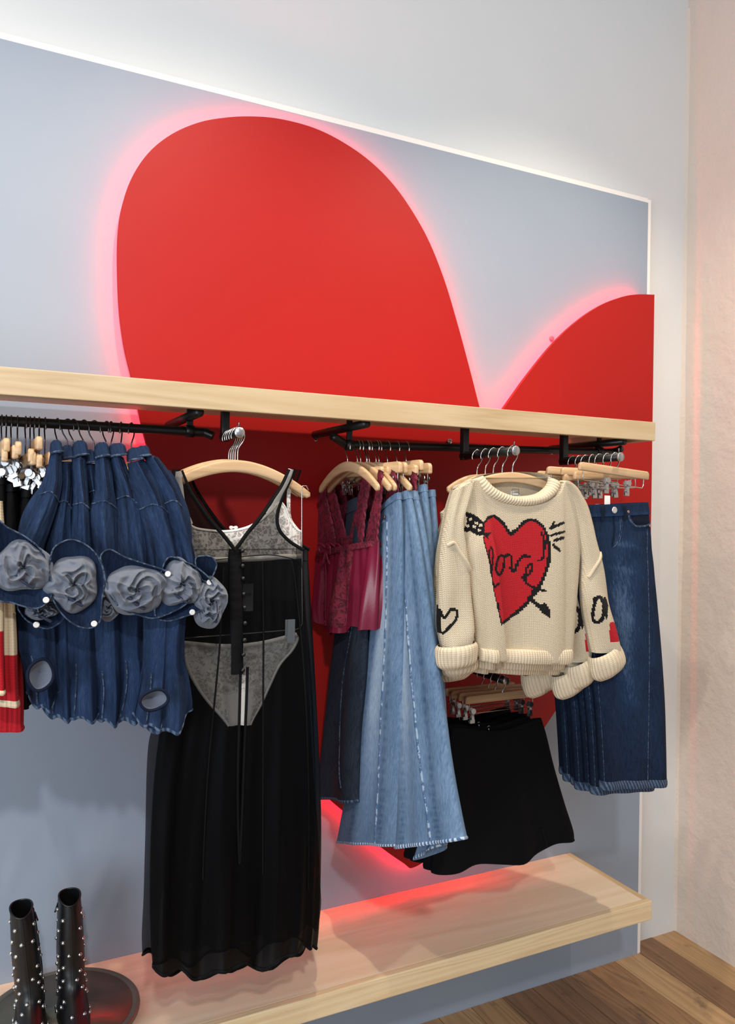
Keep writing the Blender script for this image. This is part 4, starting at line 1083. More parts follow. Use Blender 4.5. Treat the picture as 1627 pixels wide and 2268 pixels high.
        mk('slit_edge', *ribbon(S, [(0.470, 0.38), (0.472, 0.43), (0.474, 0.50), (0.478, 0.6), (0.495, 0.72)], 0.006, 0.003, 50), M['blk_trim'], t)
        mk('slit_edge', *ribbon(S, [(0.520, 0.38), (0.522, 0.43), (0.520, 0.50), (0.514, 0.6), (0.497, 0.72)], 0.006, 0.003, 50), M['blk_trim'], t)
        tg = mk('swing_tag', *patch(S, [(0.485, tv(1300)), (0.57, tv(1300)), (0.563, tv(1363)), (0.482, tv(1362))], 6, -0.006), plain('charcoal_card', '4b4b50', 0.6), t)
        bars = [patch(S, [(0.495 + i * 0.0085, tv(1319)), (0.495 + i * 0.0085 + 0.004, tv(1319)), (0.495 + i * 0.0085 + 0.004, tv(1326)), (0.495 + i * 0.0085, tv(1326))], 2, -0.0035) for i in range(7)]
        mk('barcode', *merge(*bars), M['blk'], tg)
    V, F, uv = hem_band(S, 0.985); mk('hem', V, F, M['blk_trim'], t, uv=uv)
    return t, S
fd, FS = dress(DY - 0.018, 'sheer black button-front dress over white lace underwear, front of its arm', 'black dresses', (M['chiffon'], M['chiffon']), thb=0.040)
dress(DY + 0.078, 'black satin lined dress, first behind the sheer button-front dress', 'black dresses', (M['blk_satin'], M['chiffon_thin']), False, 2)
dress(DY + 0.108, 'black satin lined dress, second behind the sheer button-front dress', 'black dresses', (M['blk_satin'], M['chiffon_thin']), False, 14)
# loose chiffon overskirt that shows as a see-through edge on the left and at the hem
y3 = DY + 0.045
t = thing('chiffon_overskirt', (ax1, y3, aty(500, 2160, y3)[2]), 'loose see-through black chiffon skirt hanging lowest in the dress bunch', 'skirt')
keys = [(396, 1330, 660, 1330), (380, 1450, 672, 1440), (352, 1580, 684, 1580), (327, 1650, 692, 1700), (320, 1850, 703, 1850), (316, 1980, 707, 1950), (312, 2060, 709, 2000), (313, 2112, 701, 2045)]
S = sheet(keys, lambda u, v, d=0.0: aty(u, v, y3 + d), (0, -1, 0), th=0.016, p=0.5, R=70, na=50, fold=wave((3.1, lambda T: 0.012 * T, 0.3, 0.1), (7, lambda T: 0.005 * T, 0.1, 0.2)),
          edge=lambda P, A, T, b: P + np.array([0, 0, 1.0]) * ((0.012 * np.sin(2 * math.pi * (3.2 * A + 0.35)) - 0.010 + 0.008 * np.sin(2 * math.pi * (6.7 * A))) * sstep(T, 0.8, 1.0))[..., None])
mk('chiffon_layer', S.V, S.F, M['chiffon_thin'], t, uv=S.uv)
V, F, uv = hem_band(S, 0.983); mk('rolled_hem', V, F, M['blk_trim'], t, uv=uv)

# white lace bralette on the front hanger
by = DY + 0.004
t = thing('lace_bralette', (ax1, by, aty(540, 1242, by)[2]), 'white lace bralette under the sheer black dress', 'bralette')
ck = [(404, 1150, 404, 1243), (416, 1158, 418, 1243), (432, 1168, 432, 1243), (462, 1173, 462, 1243), (500, 1175, 500, 1243), (540, 1168, 540, 1242), (572, 1152, 572, 1241), (596, 1130, 596, 1240), (612, 1110, 614, 1239), (626, 1118, 630, 1238), (640, 1152, 645, 1237), (655, 1170, 656, 1236), (667, 1176, 668, 1235)]
Sb = sheet(ck, ply(by), (0, -1, 0), th=lambda q: 0.012 * np.clip(4 * q * (1 - q), 0, 1) ** 0.5, p=0.05, R=80, na=24, closed=False, fold=lambda A, T: 0.004 * np.sin(2 * math.pi * (1.5 * T + 0.2)))
mk('lace_cups', Sb.V, Sb.F, M['lace_w'], t, uv=Sb.uv)
mk('neck_edging', *ribbon(Sb, [(0.02, q) for q in np.linspace(0, 0.62, 20)], 0.0065, 0.002, 60), M['white_el'], t)
mk('side_edging', *ribbon(Sb, [(0.02, q) for q in np.linspace(0.70, 1.0, 12)], 0.0055, 0.002, 40), M['white_el'], t)
mk('under_band', *ribbon(Sb, [(0.95, q) for q in np.linspace(0, 1, 12)], 0.013, 0.002, 40), M['white_el'], t)
p, n = on(Sb, 0.0, 0.37)
mk('bow', *merge(*[lathe([(0.0, 0), (0.0045, 0.004), (0.0035, 0.009), (0, 0.011)], p[0] + n[0] * 0.004, 10, (sx, -0.2, 0.15)) for sx in (-1, 1)], lathe([(0, -0.002), (0.0028, 0), (0, 0.002)], p[0] + n[0] * 0.005, 10, (0, -1, 0))), M['white_el'], t)
def strap_band(pts, w, y, name, mat, parent):
    P = smooth_path([aty(u, v, y + d) for u, v, d in pts], 30); mk(name, *strip3(P, np.tile((0, -1.0, 0), (30, 1)), w, 0.0025), mat, parent)
strap_band([(645, 1040, -0.012), (636, 1066, -0.010), (622, 1094, -0.008), (607, 1122, -0.004), (592, 1140, 0)], 0.016, by, 'shoulder_strap', M['white_el'], t)
strap_band([(394, 1044, -0.012), (398, 1080, -0.008), (404, 1120, -0.004), (420, 1162, 0)], 0.016, by, 'shoulder_strap', M['white_el'], t)
strap_band([(646, 1040, 0.0), (641, 1080, 0.0), (639, 1110, 0.0), (642, 1150, 0.002), (660, 1176, 0.002)], 0.010, by, 'back_strap', M['lace_w'], t)
# white lace briefs clipped to the hanging wire
t = thing('lace_briefs', (ax1, by, aty(530, 1605, by)[2]), 'white lace briefs clipped to the wire under the sheer dress', 'briefs')
bk = [(400, 1422, 657, 1403), (402, 1436, 662, 1416), (408, 1470, 650, 1440), (426, 1510, 622, 1472), (452, 1548, 598, 1520), (478, 1576, 578, 1562), (496, 1596, 562, 1590), (504, 1607, 555, 1605)]
Sp = sheet(bk, ply(by), (0, -1, 0), th=0.004, p=0.4, R=50, na=40, fold=lambda A, T: 0.004 * np.sin(2 * math.pi * (1.4 * A + 0.1)),
           edge=lambda P, A, T, b: P + np.array([0, 0, 1.0]) * (-0.018 * np.sin(math.pi * np.clip(A, 0, 1)) ** 1.3 * sstep(T, 0.35, 0.0))[..., None])
mk('lace_body', Sp.V, Sp.F, M['lace_w'], t, uv=Sp.uv)
mk('waist_elastic', *ribbon(Sp, [(q, 0.035) for q in np.linspace(0.01, 0.99, 12)], 0.011, 0.002, 40), M['white_el'], t)
mk('leg_elastic', *ribbon(Sp, [(0.02, q) for q in np.linspace(0.2, 1.0, 14)], 0.0065, 0.002, 40), M['white_el'], t)
mk('leg_elastic', *ribbon(Sp, [(0.98, q) for q in np.linspace(0.1, 1.0, 14)], 0.0065, 0.002, 40), M['white_el'], t)
mk('gusset_lining', *patch(Sp, [(0.30, 0.55), (0.72, 0.55), (0.95, 0.99), (0.05, 0.99)], 8, 0.001), M['white_el'], t)

# ------------------------------------------------------------------ burgundy camisoles, square to the wall
def camisole(x, label, group):
    pl = plx(x)
    base = pl(770, 1400)
    t = thing('lace_camisole', (x, base[1], base[2]), label, 'camisole', group)
    N = (-1, -0.12, 0)
    keys = [(700, 1222, 838, 1196), (697, 1250, 839, 1230), (696, 1300, 838, 1290), (697, 1340, 836, 1345), (703, 1372, 832, 1392)]
    hem = lambda P, A, T, b: P + np.array([0, 0, 1.0]) * ((0.010 * np.sin(2 * math.pi * (1.6 * A + 0.05)) - 0.020 * np.sin(math.pi * A) + 0.005 * np.sin(2 * math.pi * (4.4 * A))) * sstep(T, 0.45, 1.0))[..., None]
    fold = lambda A, T: 0.012 * np.sin(2 * math.pi * (2.3 * A + 0.1)) * sstep(T, 0.0, 0.9) + 0.008 * np.sin(2 * math.pi * (5.2 * A + 0.3 + 0.2 * T)) * sstep(T, 0.0, 0.8) + 0.003 * np.sin(2 * math.pi * (11 * A))
    S = sheet(keys, pl, N, th=lambda q: 0.018 + 0.014 * q, p=0.5, R=56, na=60, fold=fold, edge=hem)
    mk('satin_body', S.V, S.F, M['burg'], t, uv=S.uv)
    # lace: cup band, side panels
    mk('lace_band', *patch(S, [(0.02, 0.0), (0.98, 0.0), (0.97, 0.13), (0.03, 0.16)], 24, 0.0045), M['burg_lace'], t)
    mk('lace_panel', *patch(S, [(0.56, 0.05), (0.72, 0.05), (0.62, 0.93), (0.44, 0.90)], 20, 0.0035), M['burg_lace'], t)
    mk('lace_panel', *patch(S, [(0.0, 0.05), (0.10, 0.05), (0.08, 0.95), (0.0, 0.95)], 16, 0.0035), M['burg_lace'], t)
    pk = mk('button_band', *ribbon(S, [(0.29, 0.10), (0.30, 0.5), (0.31, 0.97)], 0.015, 0.004, 40), M['burg'], t)
    for k in range(6):
        p, n = on(S, 0.30 + 0.002 * k, 0.24 + k * 0.13); mk('tiny_button', *lathe([(0.0032, 0), (0.0034, 0.0018), (0.0, 0.003)], p[0] + n[0] * 0.004, 10, n[0]), M['burg_lace'], pk)
    # cups above the body, wide lace straps up to the hanger
    def band(keys, name, th=0.004, sc=True):
        b = sheet(keys, pl, N, th=th, p=0.2, R=44, na=10, closed=True, edge=(lambda P, A, T, b_: P + (S_dir * (0.0045 * np.sin(2 * math.pi * 9 * T) * (A - 0.5))[..., None])) if sc else None)
        mk(name, b.V, b.F, M['burg_lace'], t, uv=b.uv); return b
    S_dir = np.array([0, 1.0, 0])
    band([(806, 1040, 822, 1044), (796, 1085, 818, 1090), (786, 1130, 810, 1140), (776, 1175, 806, 1188), (768, 1215, 800, 1222)], 'front_strap')
    band([(838, 1040, 848, 1046), (834, 1085, 846, 1095), (822, 1130, 842, 1140), (812, 1175, 838, 1180), (806, 1215, 838, 1215)], 'front_strap')
    band([(697, 1086, 722, 1078), (694, 1120, 728, 1115), (694, 1155, 736, 1150), (697, 1190, 744, 1184), (699, 1226, 748, 1215)], 'back_strap', 0.006)
    band([(722, 1080, 738, 1072), (730, 1120, 748, 1110), (738, 1155, 758, 1150), (746, 1200, 774, 1195), (748, 1222, 790, 1215)], 'back_strap', 0.004)
    band([(744, 1190, 740, 1225), (760, 1182, 762, 1222), (776, 1186, 784, 1222), (800, 1196, 802, 1225)], 'back_neckline', 0.003, False)
    p, n = on(S, 0.36, 0.06)
    c = p[0] + n[0] * 0.012
    loops = []
    for sg in (-1, 1):
        q = smooth_path([c, c + (-0.010, sg * 0.018, 0.014), c + (-0.010, sg * 0.042, 0.010), c + (-0.006, sg * 0.036, -0.010), c], 24)
        loops.append(strip3(q, np.tile((-1.0, 0, 0.01), (24, 1)), 0.008, 0.002))
        q = smooth_path([c, c + (-0.004, sg * 0.010, -0.020), c + (-0.002, sg * 0.024, -0.042)], 16)
        loops.append(strip3(q, np.tile((-1.0, 0, 0.01), (16, 1)), 0.007, 0.002))
    loops.append(lathe([(0, -0.004), (0.005, 0), (0, 0.004)], c, 10, (1, 0, 0)))
    mk('satin_bow', *merge(*loops), M['burg'], t)
    g = pl(756, 1193)
    mk('size_label', *box(g + np.array([0.006, 0, 0]), (0.001, 0.028, 0.012)), M['tag_w'], t, smooth=False)
    return t
XC = atx(770, 1040, -1.38)[0]
cm = camisole(XC, 'burgundy satin and lace camisole with a bow, nearest the dress', 'burgundy camisoles')
c0 = Vector(cm.location)
for k, (dx, dy, dz, rz) in enumerate([(0.030, -0.006, 0.002, 0.03), (0.058, 0.004, -0.006, -0.04), (0.088, -0.012, 0.0, 0.03)]):
    dup(cm, c0 + Vector((dx, dy, dz)), rz, 'burgundy satin and lace camisole, %s' % ['second from the dress', 'third from the dress', 'beside the light jeans'][k])
zr_ = aty(782, 985, RY)[2] + 0.0112
za = atx(762, 1030, XC)[2]
for k, dx in enumerate((0.0, 0.030, 0.058, 0.088)):
    arch_hanger((XC - 0.032 + dx, RY, zr_ + dx * 0.024), math.pi / 2 + [0.02, 0.04, -0.03, 0.05][k], 0.37, 'arched wooden hanger of the %s burgundy camisole' % ['first', 'second', 'third', 'last'][k], 'camisole hangers', drop=0.070, hh=0.028, stem=round(float(zr_ - za), 3))

# ------------------------------------------------------------------ light-wash jeans and grey jeans on the same rail
def side_jeans(x, keys, label, group, name, mat, seam, fd, fold, yaw=0.0, seams=(), th=0.015, hemt=0.978, parts=True, rivets=()):
    n = np.array([-math.cos(yaw), -math.sin(yaw), 0]); p0 = np.array([x, RY, 1.3])
    pl = lambda u, v, d=0.0: atp(u, v, p0 + n * (-d), n)
    base = pl(keys[-1][0], keys[-1][1])
    t = thing(name, (x, RY, base[2]), label, 'jeans', group)
    S = sheet(keys, pl, n, th=th, p=0.42, R=110, na=50, fold=fold)
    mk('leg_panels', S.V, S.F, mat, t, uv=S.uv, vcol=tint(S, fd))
    wbS = Surf(); wbS.__dict__.update(S.__dict__)
    if parts:
        G = S.V.reshape(S.R, S.K, 3)[:7]; c = G.mean(1, keepdims=True)
        V = (c + (G - c) * np.array([1.22, 1.02, 1.0])).reshape(-1, 3); K = S.K
        F = [(i * K + k, i * K + (k + 1) % K, (i + 1) * K + (k + 1) % K, (i + 1) * K + k) for i in range(6) for k in range(K)]
        mk('waistband', V, F, mat, t, uv=S.uv.reshape(S.R, S.K, 2)[:7].reshape(-1, 2), vcol=np.full((len(V), 3), 0.47))
    for path, w in seams:
        mk('seam', *ribbon(S, path, w, 0.0022, 70, wob=0.0012, seed=5), seam, t)
    for at in rivets:
        p, nn_ = on(S, *at); button(p[0] + nn_[0] * 0.002, nn_[0], 0.0042, M['copper'], 'rivet', t)
    V, F, uv = hem_band(S, hemt); mk('hem', V, F, M['rope_light'] if mat is M['denim_light'] else M['rope_mid'], t, uv=uv)
    return t, S
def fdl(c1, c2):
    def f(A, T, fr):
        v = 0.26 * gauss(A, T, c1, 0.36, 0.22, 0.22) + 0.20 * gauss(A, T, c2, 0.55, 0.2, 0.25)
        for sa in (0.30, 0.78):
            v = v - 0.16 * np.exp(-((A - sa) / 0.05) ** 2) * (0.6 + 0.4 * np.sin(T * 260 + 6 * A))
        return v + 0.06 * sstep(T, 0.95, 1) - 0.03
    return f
XL = atx(888, 1080, atx(888, 1080, -1.36)[0])[0]
gL = 'light-wash wide-leg jeans'
lj, SLJ = side_jeans(-1.345, [(846, 1128, 884, 1090), (843, 1170, 888, 1140), (838, 1260, 890, 1250), (830, 1380, 890, 1370), (815, 1500, 890, 1490), (798, 1620, 889, 1620), (784, 1730, 889, 1740), (770, 1820, 889, 1830), (764, 1862, 889, 1874)],
    'light blue wide-leg jeans at the front of the row, next to the camisoles', gL, 'light_jeans', M['denim_light'], M['denim_lseam'], fdl(0.6, 0.45),
    lambda A, T: 0.014 * np.sin(2 * math.pi * (0.7 * A + 0.30)) * T + 0.003 * np.sin(2 * math.pi * (2.6 * A + 0.2)) * T, seams=[([(0.55, 0.10), (0.62, 0.35), (0.68, 0.65), (0.72, 0.97)], 0.005), ([(0.02, 0.13), (0.5, 0.115)], 0.004)], th=lambda q: 0.012 + 0.030 * q, rivets=((0.47, 0.105),))
lj2, S2 = side_jeans(-1.315, [(884, 1098, 906, 1085), (886, 1160, 918, 1150), (888, 1260, 934, 1250), (888, 1400, 952, 1390), (889, 1560, 972, 1550), (889, 1700, 992, 1700), (890, 1800, 1008, 1800), (888, 1876, 1019, 1862)],
    'light blue wide-leg jeans, second in the row with a long worn side seam', gL, 'light_jeans', M['denim_light'], M['denim_lseam'], fdl(0.35, 0.3),
    lambda A, T: 0.012 * np.sin(2 * math.pi * (0.7 * A + 0.15)) * T + 0.003 * np.sin(2 * math.pi * (3.1 * A + 0.5)) * T, seams=[([(0.30, 0.10), (0.45, 0.30), (0.58, 0.55), (0.66, 0.80), (0.69, 0.97)], 0.006)], th=lambda q: 0.010 + 0.030 * q, rivets=((0.25, 0.105),))
side_jeans(-1.288, [(906, 1092, 920, 1086), (914, 1160, 936, 1155), (925, 1260, 952, 1250), (938, 1400, 966, 1390), (950, 1560, 980, 1550), (962, 1700, 994, 1700), (950, 1820, 1000, 1820), (930, 1903, 986, 1872)],
    'light blue wide-leg jeans, third in the row with a hem that curls lowest', gL, 'light_jeans', M['denim_light'], M['denim_lseam'], fdl(0.5, 0.5),
    lambda A, T: 0.012 * np.sin(2 * math.pi * (1.1 * A + 0.3)) * T, th=lambda q: 0.010 + 0.020 * q)
side_jeans(-1.258, [(921, 1082, 942, 1072), (930, 1150, 948, 1140), (940, 1260, 958, 1250), (950, 1400, 966, 1390), (960, 1560, 974, 1550), (968, 1700, 984, 1690), (976, 1850, 1000, 1845)],
    'light blue wide-leg jeans, fourth in the row', gL, 'light_jeans', M['denim_light'], M['denim_lseam'], fdl(0.5, 0.5), lambda A, T: 0.008 * np.sin(2 * math.pi * (1.0 * A)) * T, th=lambda q: 0.010 + 0.014 * q)
side_jeans(-1.228, [(942, 1090, 960, 1084), (946, 1160, 964, 1150), (952, 1260, 968, 1250), (958, 1400, 970, 1390), (964, 1560, 974, 1550), (970, 1700, 982, 1690), (980, 1840, 1000, 1836)],
    'light blue wide-leg jeans at the end of the row, beside the sweaters', gL, 'light_jeans', M['denim_light'], M['denim_lseam'], fdl(0.5, 0.5), lambda A, T: 0.008 * np.sin(2 * math.pi * (1.0 * A)) * T, th=lambda q: 0.010 + 0.014 * q)
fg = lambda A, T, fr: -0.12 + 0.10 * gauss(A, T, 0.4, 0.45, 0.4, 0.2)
gG = 'charcoal blue jeans'
side_jeans(-1.372, [(772, 1112, 806, 1098), (764, 1200, 808, 1190), (756, 1300, 812, 1290), (748, 1400, 816, 1390), (738, 1500, 812, 1500), (727, 1620, 802, 1620), (718, 1720, 800, 1720), (716, 1767, 800, 1776)],
    'charcoal blue jeans under the camisoles, hem showing beside the light jeans', gG, 'grey_jeans', M['denim_grey'], M['denim_seam'], fg,
    lambda A, T: 0.016 * np.sin(2 * math.pi * (1.1 * A + 0.3)) * T, seams=[([(0.75, 0.40), (0.45, 0.55), (0.50, 0.70), (0.8, 0.9)], 0.003)], th=lambda q: 0.010 + 0.02 * q)
side_jeans(-1.352, [(782, 1106, 812, 1094), (778, 1200, 818, 1190), (776, 1300, 822, 1290), (774, 1400, 824, 1400), (760, 1480, 822, 1480), (752, 1570, 812, 1570), (768, 1650, 806, 1650), (780, 1730, 806, 1735)],
    'charcoal blue jeans folded between the grey pair and the light jeans', gG, 'grey_jeans', M['denim_grey'], M['denim_seam'], fg,
    lambda A, T: 0.010 * np.sin(2 * math.pi * (1.4 * A + 0.1)) * T, seams=[([(0.05, 0.45), (0.04, 0.65), (0.05, 0.9)], 0.003), ([(0.3, 0.45), (0.28, 0.62), (0.5, 0.9)], 0.003)], th=lambda q: 0.008 + 0.014 * q)
# their hangers, end on: the wooden ends line up above the waistbands
for k, (u, v, x) in enumerate([(884, 1040, -1.345), (902, 1042, -1.315), (920, 1046, -1.288), (938, 1036, -1.258), (952, 1043, -1.228)]):
    q = atx(u, v - 16, x)
    zc = zr_ + (x - XC) * 0.024
    ang = math.pi / 2 + [0.03, -0.02, 0.03, -0.03, 0.02][k]
    trouser_hanger((x, RY, zc), ang, max(0.16, 2 * (RY - q[1])) , 'wooden clip hanger of the %s light jeans' % ['first', 'second', 'third', 'fourth', 'last'][k], 'light jeans hangers', stem=round(float(zc - q[2]), 3), rod=0.020, clips=(-0.40, 0.40), hh=0.030)
for k, x in enumerate((-1.372, -1.352)):
    trouser_hanger((x, RY, zr_ + (x - XC) * 0.024), math.pi / 2 + 0.02, 0.26, 'wooden clip hanger of the %s charcoal jeans' % ['outer', 'inner'][k], 'charcoal jeans hangers', stem=0.078, rod=0.022, clips=(-0.40, 0.40))

# ------------------------------------------------------------------ denim shirts with rolled rose cuffs
def c1(x, y): return (x * 0.3073, 860 + y * 0.3073)
def c2(x, y): return (x * 0.3073, 1160 + y * 0.3073)
def pxm(P):           # size of one picture pixel at a place
    return float((np.asarray(P) - CAM) @ Fw) / FPX
def noise2(x, y, seed):
    r = np.random.RandomState(seed); o = 0
    for k in range(7):
        a = r.uniform(0, 2 * math.pi); f = r.uniform(2, 9); o = o + math.sin(k + 1) * np.sin(f * (x * math.cos(a) + y * math.sin(a)) + r.uniform(0, 6.28)) / (k * 0.5 + 1.5)
    return o
def rosette(c, rx, ry, y, seed, hgt=0.05):
    """crumpled cloth gathered into a rose: spiralling ridges over a dome"""
    C0 = aty(*c, y); k = pxm(C0)
    nr, nt = 46, 120
    r = np.linspace(0.0, 1.0, nr)[:, None]; th = np.linspace(0, 2 * math.pi, nt, endpoint=False)[None]
    R_, T_ = np.broadcast_arrays(r, th)
    x, z = R_ * np.cos(T_), R_ * np.sin(T_)
    nz = noise2(x * 1.3, z * 1.3, seed)
    sp = T_ * 2 + 8.5 * R_ ** 0.8 + 1.5 * nz
    ridge = 1 - np.abs(np.sin(sp / 1.0))
    sp2 = T_ * 4 - 6.5 * R_ + 2.2 * noise2(x * 1.7, z * 1.7, seed + 9)
    ridge2 = 1 - np.abs(np.sin(sp2 / 2.0))
    h = 0.85 * np.sqrt(np.clip(1 - R_ ** 2.4, 0, 1)) + 0.42 * (ridge ** 1.3) * sstep(R_, 0.0, 0.25) * (1 - R_ ** 4) + 0.20 * ridge2 ** 2 * (1 - R_ ** 3) - 0.30 * np.exp(-(R_ / 0.16) ** 2)
    wob = 1 + 0.07 * np.sin(3 * T_ + seed) + 0.05 * np.sin(5 * T_ + 2 * seed)
    V = C0 + np.stack([x * wob * rx * k, -h * hgt, z * wob * ry * k], -1)
    V = V.reshape(-1, 3)
    F = [(i * nt + j, i * nt + (j + 1) % nt, (i + 1) * nt + (j + 1) % nt, (i + 1) * nt + j) for i in range(nr - 1) for j in range(nt)]
    return V, F
def flap(outline, centre, y, curl=0.022, seed=0):
    """turned-back cuff: a cup of denim round the rose, its stitched edge standing forward"""
    O = smooth_path(np.array([aty(u, v, y) for u, v in outline]), 90, closed=True)
    C0 = aty(*centre, y)
    s_ = np.linspace(0, 1, 12)
    rg = []
    for q in s_:
        P = C0 + (O - C0) * (0.35 + 0.65 * q)
        P = P + np.array([0, 1.0, 0]) * (0.010 - curl * q ** 2 * 1.0)
        rg.append(P)
    G = np.array(rg); m, n = G.shape[:2]
    F = [(i * n + j, i * n + (j + 1) % n, (i + 1) * n + (j + 1) % n, (i + 1) * n + j) for i in range(m - 1) for j in range(n)]
    uv = np.stack([G[..., 0], G[..., 2]], -1).reshape(-1, 2)
    return G.reshape(-1, 3), F, uv, G[-1], G[-2]
def shirt(lab, y, arm, collar, tail, rose, bdy=0.045, group='denim shirts with rose cuffs'):
    zb = aty(*(c2(*tail[-1][2:4]) if tail else (100, 1300)), y)[2]
    t = thing('denim_shirt', (aty(collar[0], 1000, y)[0], y, zb), lab, 'shirt', group)
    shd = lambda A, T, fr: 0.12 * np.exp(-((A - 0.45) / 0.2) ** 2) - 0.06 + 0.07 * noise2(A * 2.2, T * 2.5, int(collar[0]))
    # sleeve / yoke seen side on
    wd = lambda a, c, f: (a - (c - a) * f, c + (c - a) * f)
    keys = [(*c1(wd(a, c, 0.10)[0], b), *c1(wd(a, c, 0.10)[1], d)) for a, b, c, d in arm + [(arm[-1][0], arm[-1][1] + 110, arm[-1][2], arm[-1][3] + 110)]]
    S = sheet(keys, ply(y), (0, -1, 0), th=lambda q: 0.014 + 0.020 * q, p=0.5, R=70, na=30, fold=wave((1.4, lambda T: 0.009 * T, 0.2 + collar[0] * 0.13, 0.3), (3.1, lambda T: 0.0045 * T, 0.5 + collar[0] * 0.07, -0.5), (6.5, lambda T: 0.0012 * T, 0.1, 1.5)), thb=0.03)
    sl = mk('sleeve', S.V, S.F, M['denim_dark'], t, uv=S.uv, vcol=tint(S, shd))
    mk('shoulder_seam', *ribbon(S, [(0.03, 0.42), (0.5, 0.40), (0.97, 0.47)], 0.0028, 0.0018, 24), M['denim_seam'], sl)
    mk('top_seam', *ribbon(S, [(0.60, 0.03), (0.62, 0.2), (0.66, 0.41)], 0.006, 0.0022, 30, wob=0.002, seed=2), M['denim_dark'], sl)
    # collar: a folded band standing over the sleeve head
    u, v, w, h = collar
    ck_ = [(u - 0.20 * w, v - 3, u + 0.20 * w, v - 3), (u - 0.44 * w, v + 0.10 * h, u + 0.44 * w, v + 0.08 * h), (u - 0.52 * w, v + 0.5 * h, u + 0.54 * w, v + 0.5 * h), (u - 0.54 * w, v + 0.9 * h, u + 0.60 * w, v + 0.8 * h), (u - 0.50 * w, v + 1.15 * h, u + 0.60 * w, v + 0.95 * h)]
    CS = sheet(ck_, ply(y + 0.002), (0, -1, 0), th=lambda q: 0.010 + 0.016 * np.sqrt(q), p=0.5, R=24, na=24, thb=0.05, fold=lambda A, T: 0.004 * np.sin(2 * math.pi * (1.2 * A + 0.3)))
    co = mk('collar', CS.V, CS.F, M['denim_dark'], t, uv=CS.uv, vcol=np.full((len(CS.V), 3), 0.42))
    mk('collar_stitch', *ribbon(CS, [(0.03, 0.97), (0.3, 0.90), (0.7, 0.90), (0.97, 0.96)], 0.0045, 0.002, 24), M['denim_seam'], co)
    # shirt tail
    if tail:
        up_ = [(*c1(wd(a, c, 0.22)[0], b), *c1(wd(a, c, 0.22)[1], d)) for a, b, c, d in (arm[1], arm[2], arm[-2])]
        keys = up_ + [(*c2(a, b), *c2(c, d)) for a, b, c, d in tail[1:]]
        S2_ = sheet(keys, ply(y + bdy), (0, -1, 0), th=lambda q: 0.012 + 0.010 * q, p=0.38, R=110, na=40, fold=wave((1.2, lambda T: 0.016 * T ** 2, 0.1 + zb, 0.2), (2.7, lambda T: 0.008 * T ** 2, 0.4, 0.1), (6.1, lambda T: 0.002 * T ** 2, 0.2, 0.3)), thb=0.02,
                   edge=lambda P, A, T, b_: P + np.array([0, 0, 1.0]) * ((-0.026 * np.sin(math.pi * A ** 1.1) + 0.006 * np.sin(2 * math.pi * (2.2 * A + 0.3))) * sstep(T, 0.72, 1.0))[..., None])
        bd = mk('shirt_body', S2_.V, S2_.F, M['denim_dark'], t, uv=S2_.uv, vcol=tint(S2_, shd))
        V, F, uv = hem_band(S2_, 0.972); mk('curved_hem', V, F, M['rope_mid'], bd, uv=uv)
        mk('side_seam', *ribbon(S2_, [(0.30, 0.62), (0.33, 0.78), (0.30, 0.95)], 0.0028, 0.002, 30), M['denim_seam'], bd)
    # rolled cuff
    if rose:
        (rc, rx, ry, dy, seed), fl = rose
        ry_ = y + dy
        cf = mk('rolled_cuff', *rosette(c2(*rc), rx * 0.335, ry * 0.325, ry_, seed, 0.040 if rx > 100 else 0.028), M['denim_in'], t)
        if fl:
            V, F, uv, e0, e1 = flap([c2(*p) for p in fl], c2(*rc), ry_ - 0.004, 0.030, seed)
            fo_ = mk('cuff_flap', V, F, M['denim_dark'], t, uv=uv, vcol=np.full((len(V), 3), 0.40))
            mk('flap_stitch', *tube(e0, 0.0017, 6, closed=True), M['denim_seam'], fo_)
            for q in ((0.62,) if seed % 2 else (0.30,)):
                p = e1[int(q * len(e1))] + np.array([0, -0.006, 0]); button(p, (0, -1, 0.1), 0.0062, M['pearl'], 'snap', fo_)
        if rx > 100:
            a = aty(*c2(rc[0] - 10, rc[1] + ry * 0.55), ry_ - 0.035)
            mk('inside_seam', *tube(smooth_path([a + (-0.012, 0, 0.012), a + (0.004, -0.002, -0.004), a + (0.022, 0.004, -0.016)], 14), 0.0032, 6), plain('dark_overlock', '2b3346', 0.9), cf)
    return t
Y0 = -0.535
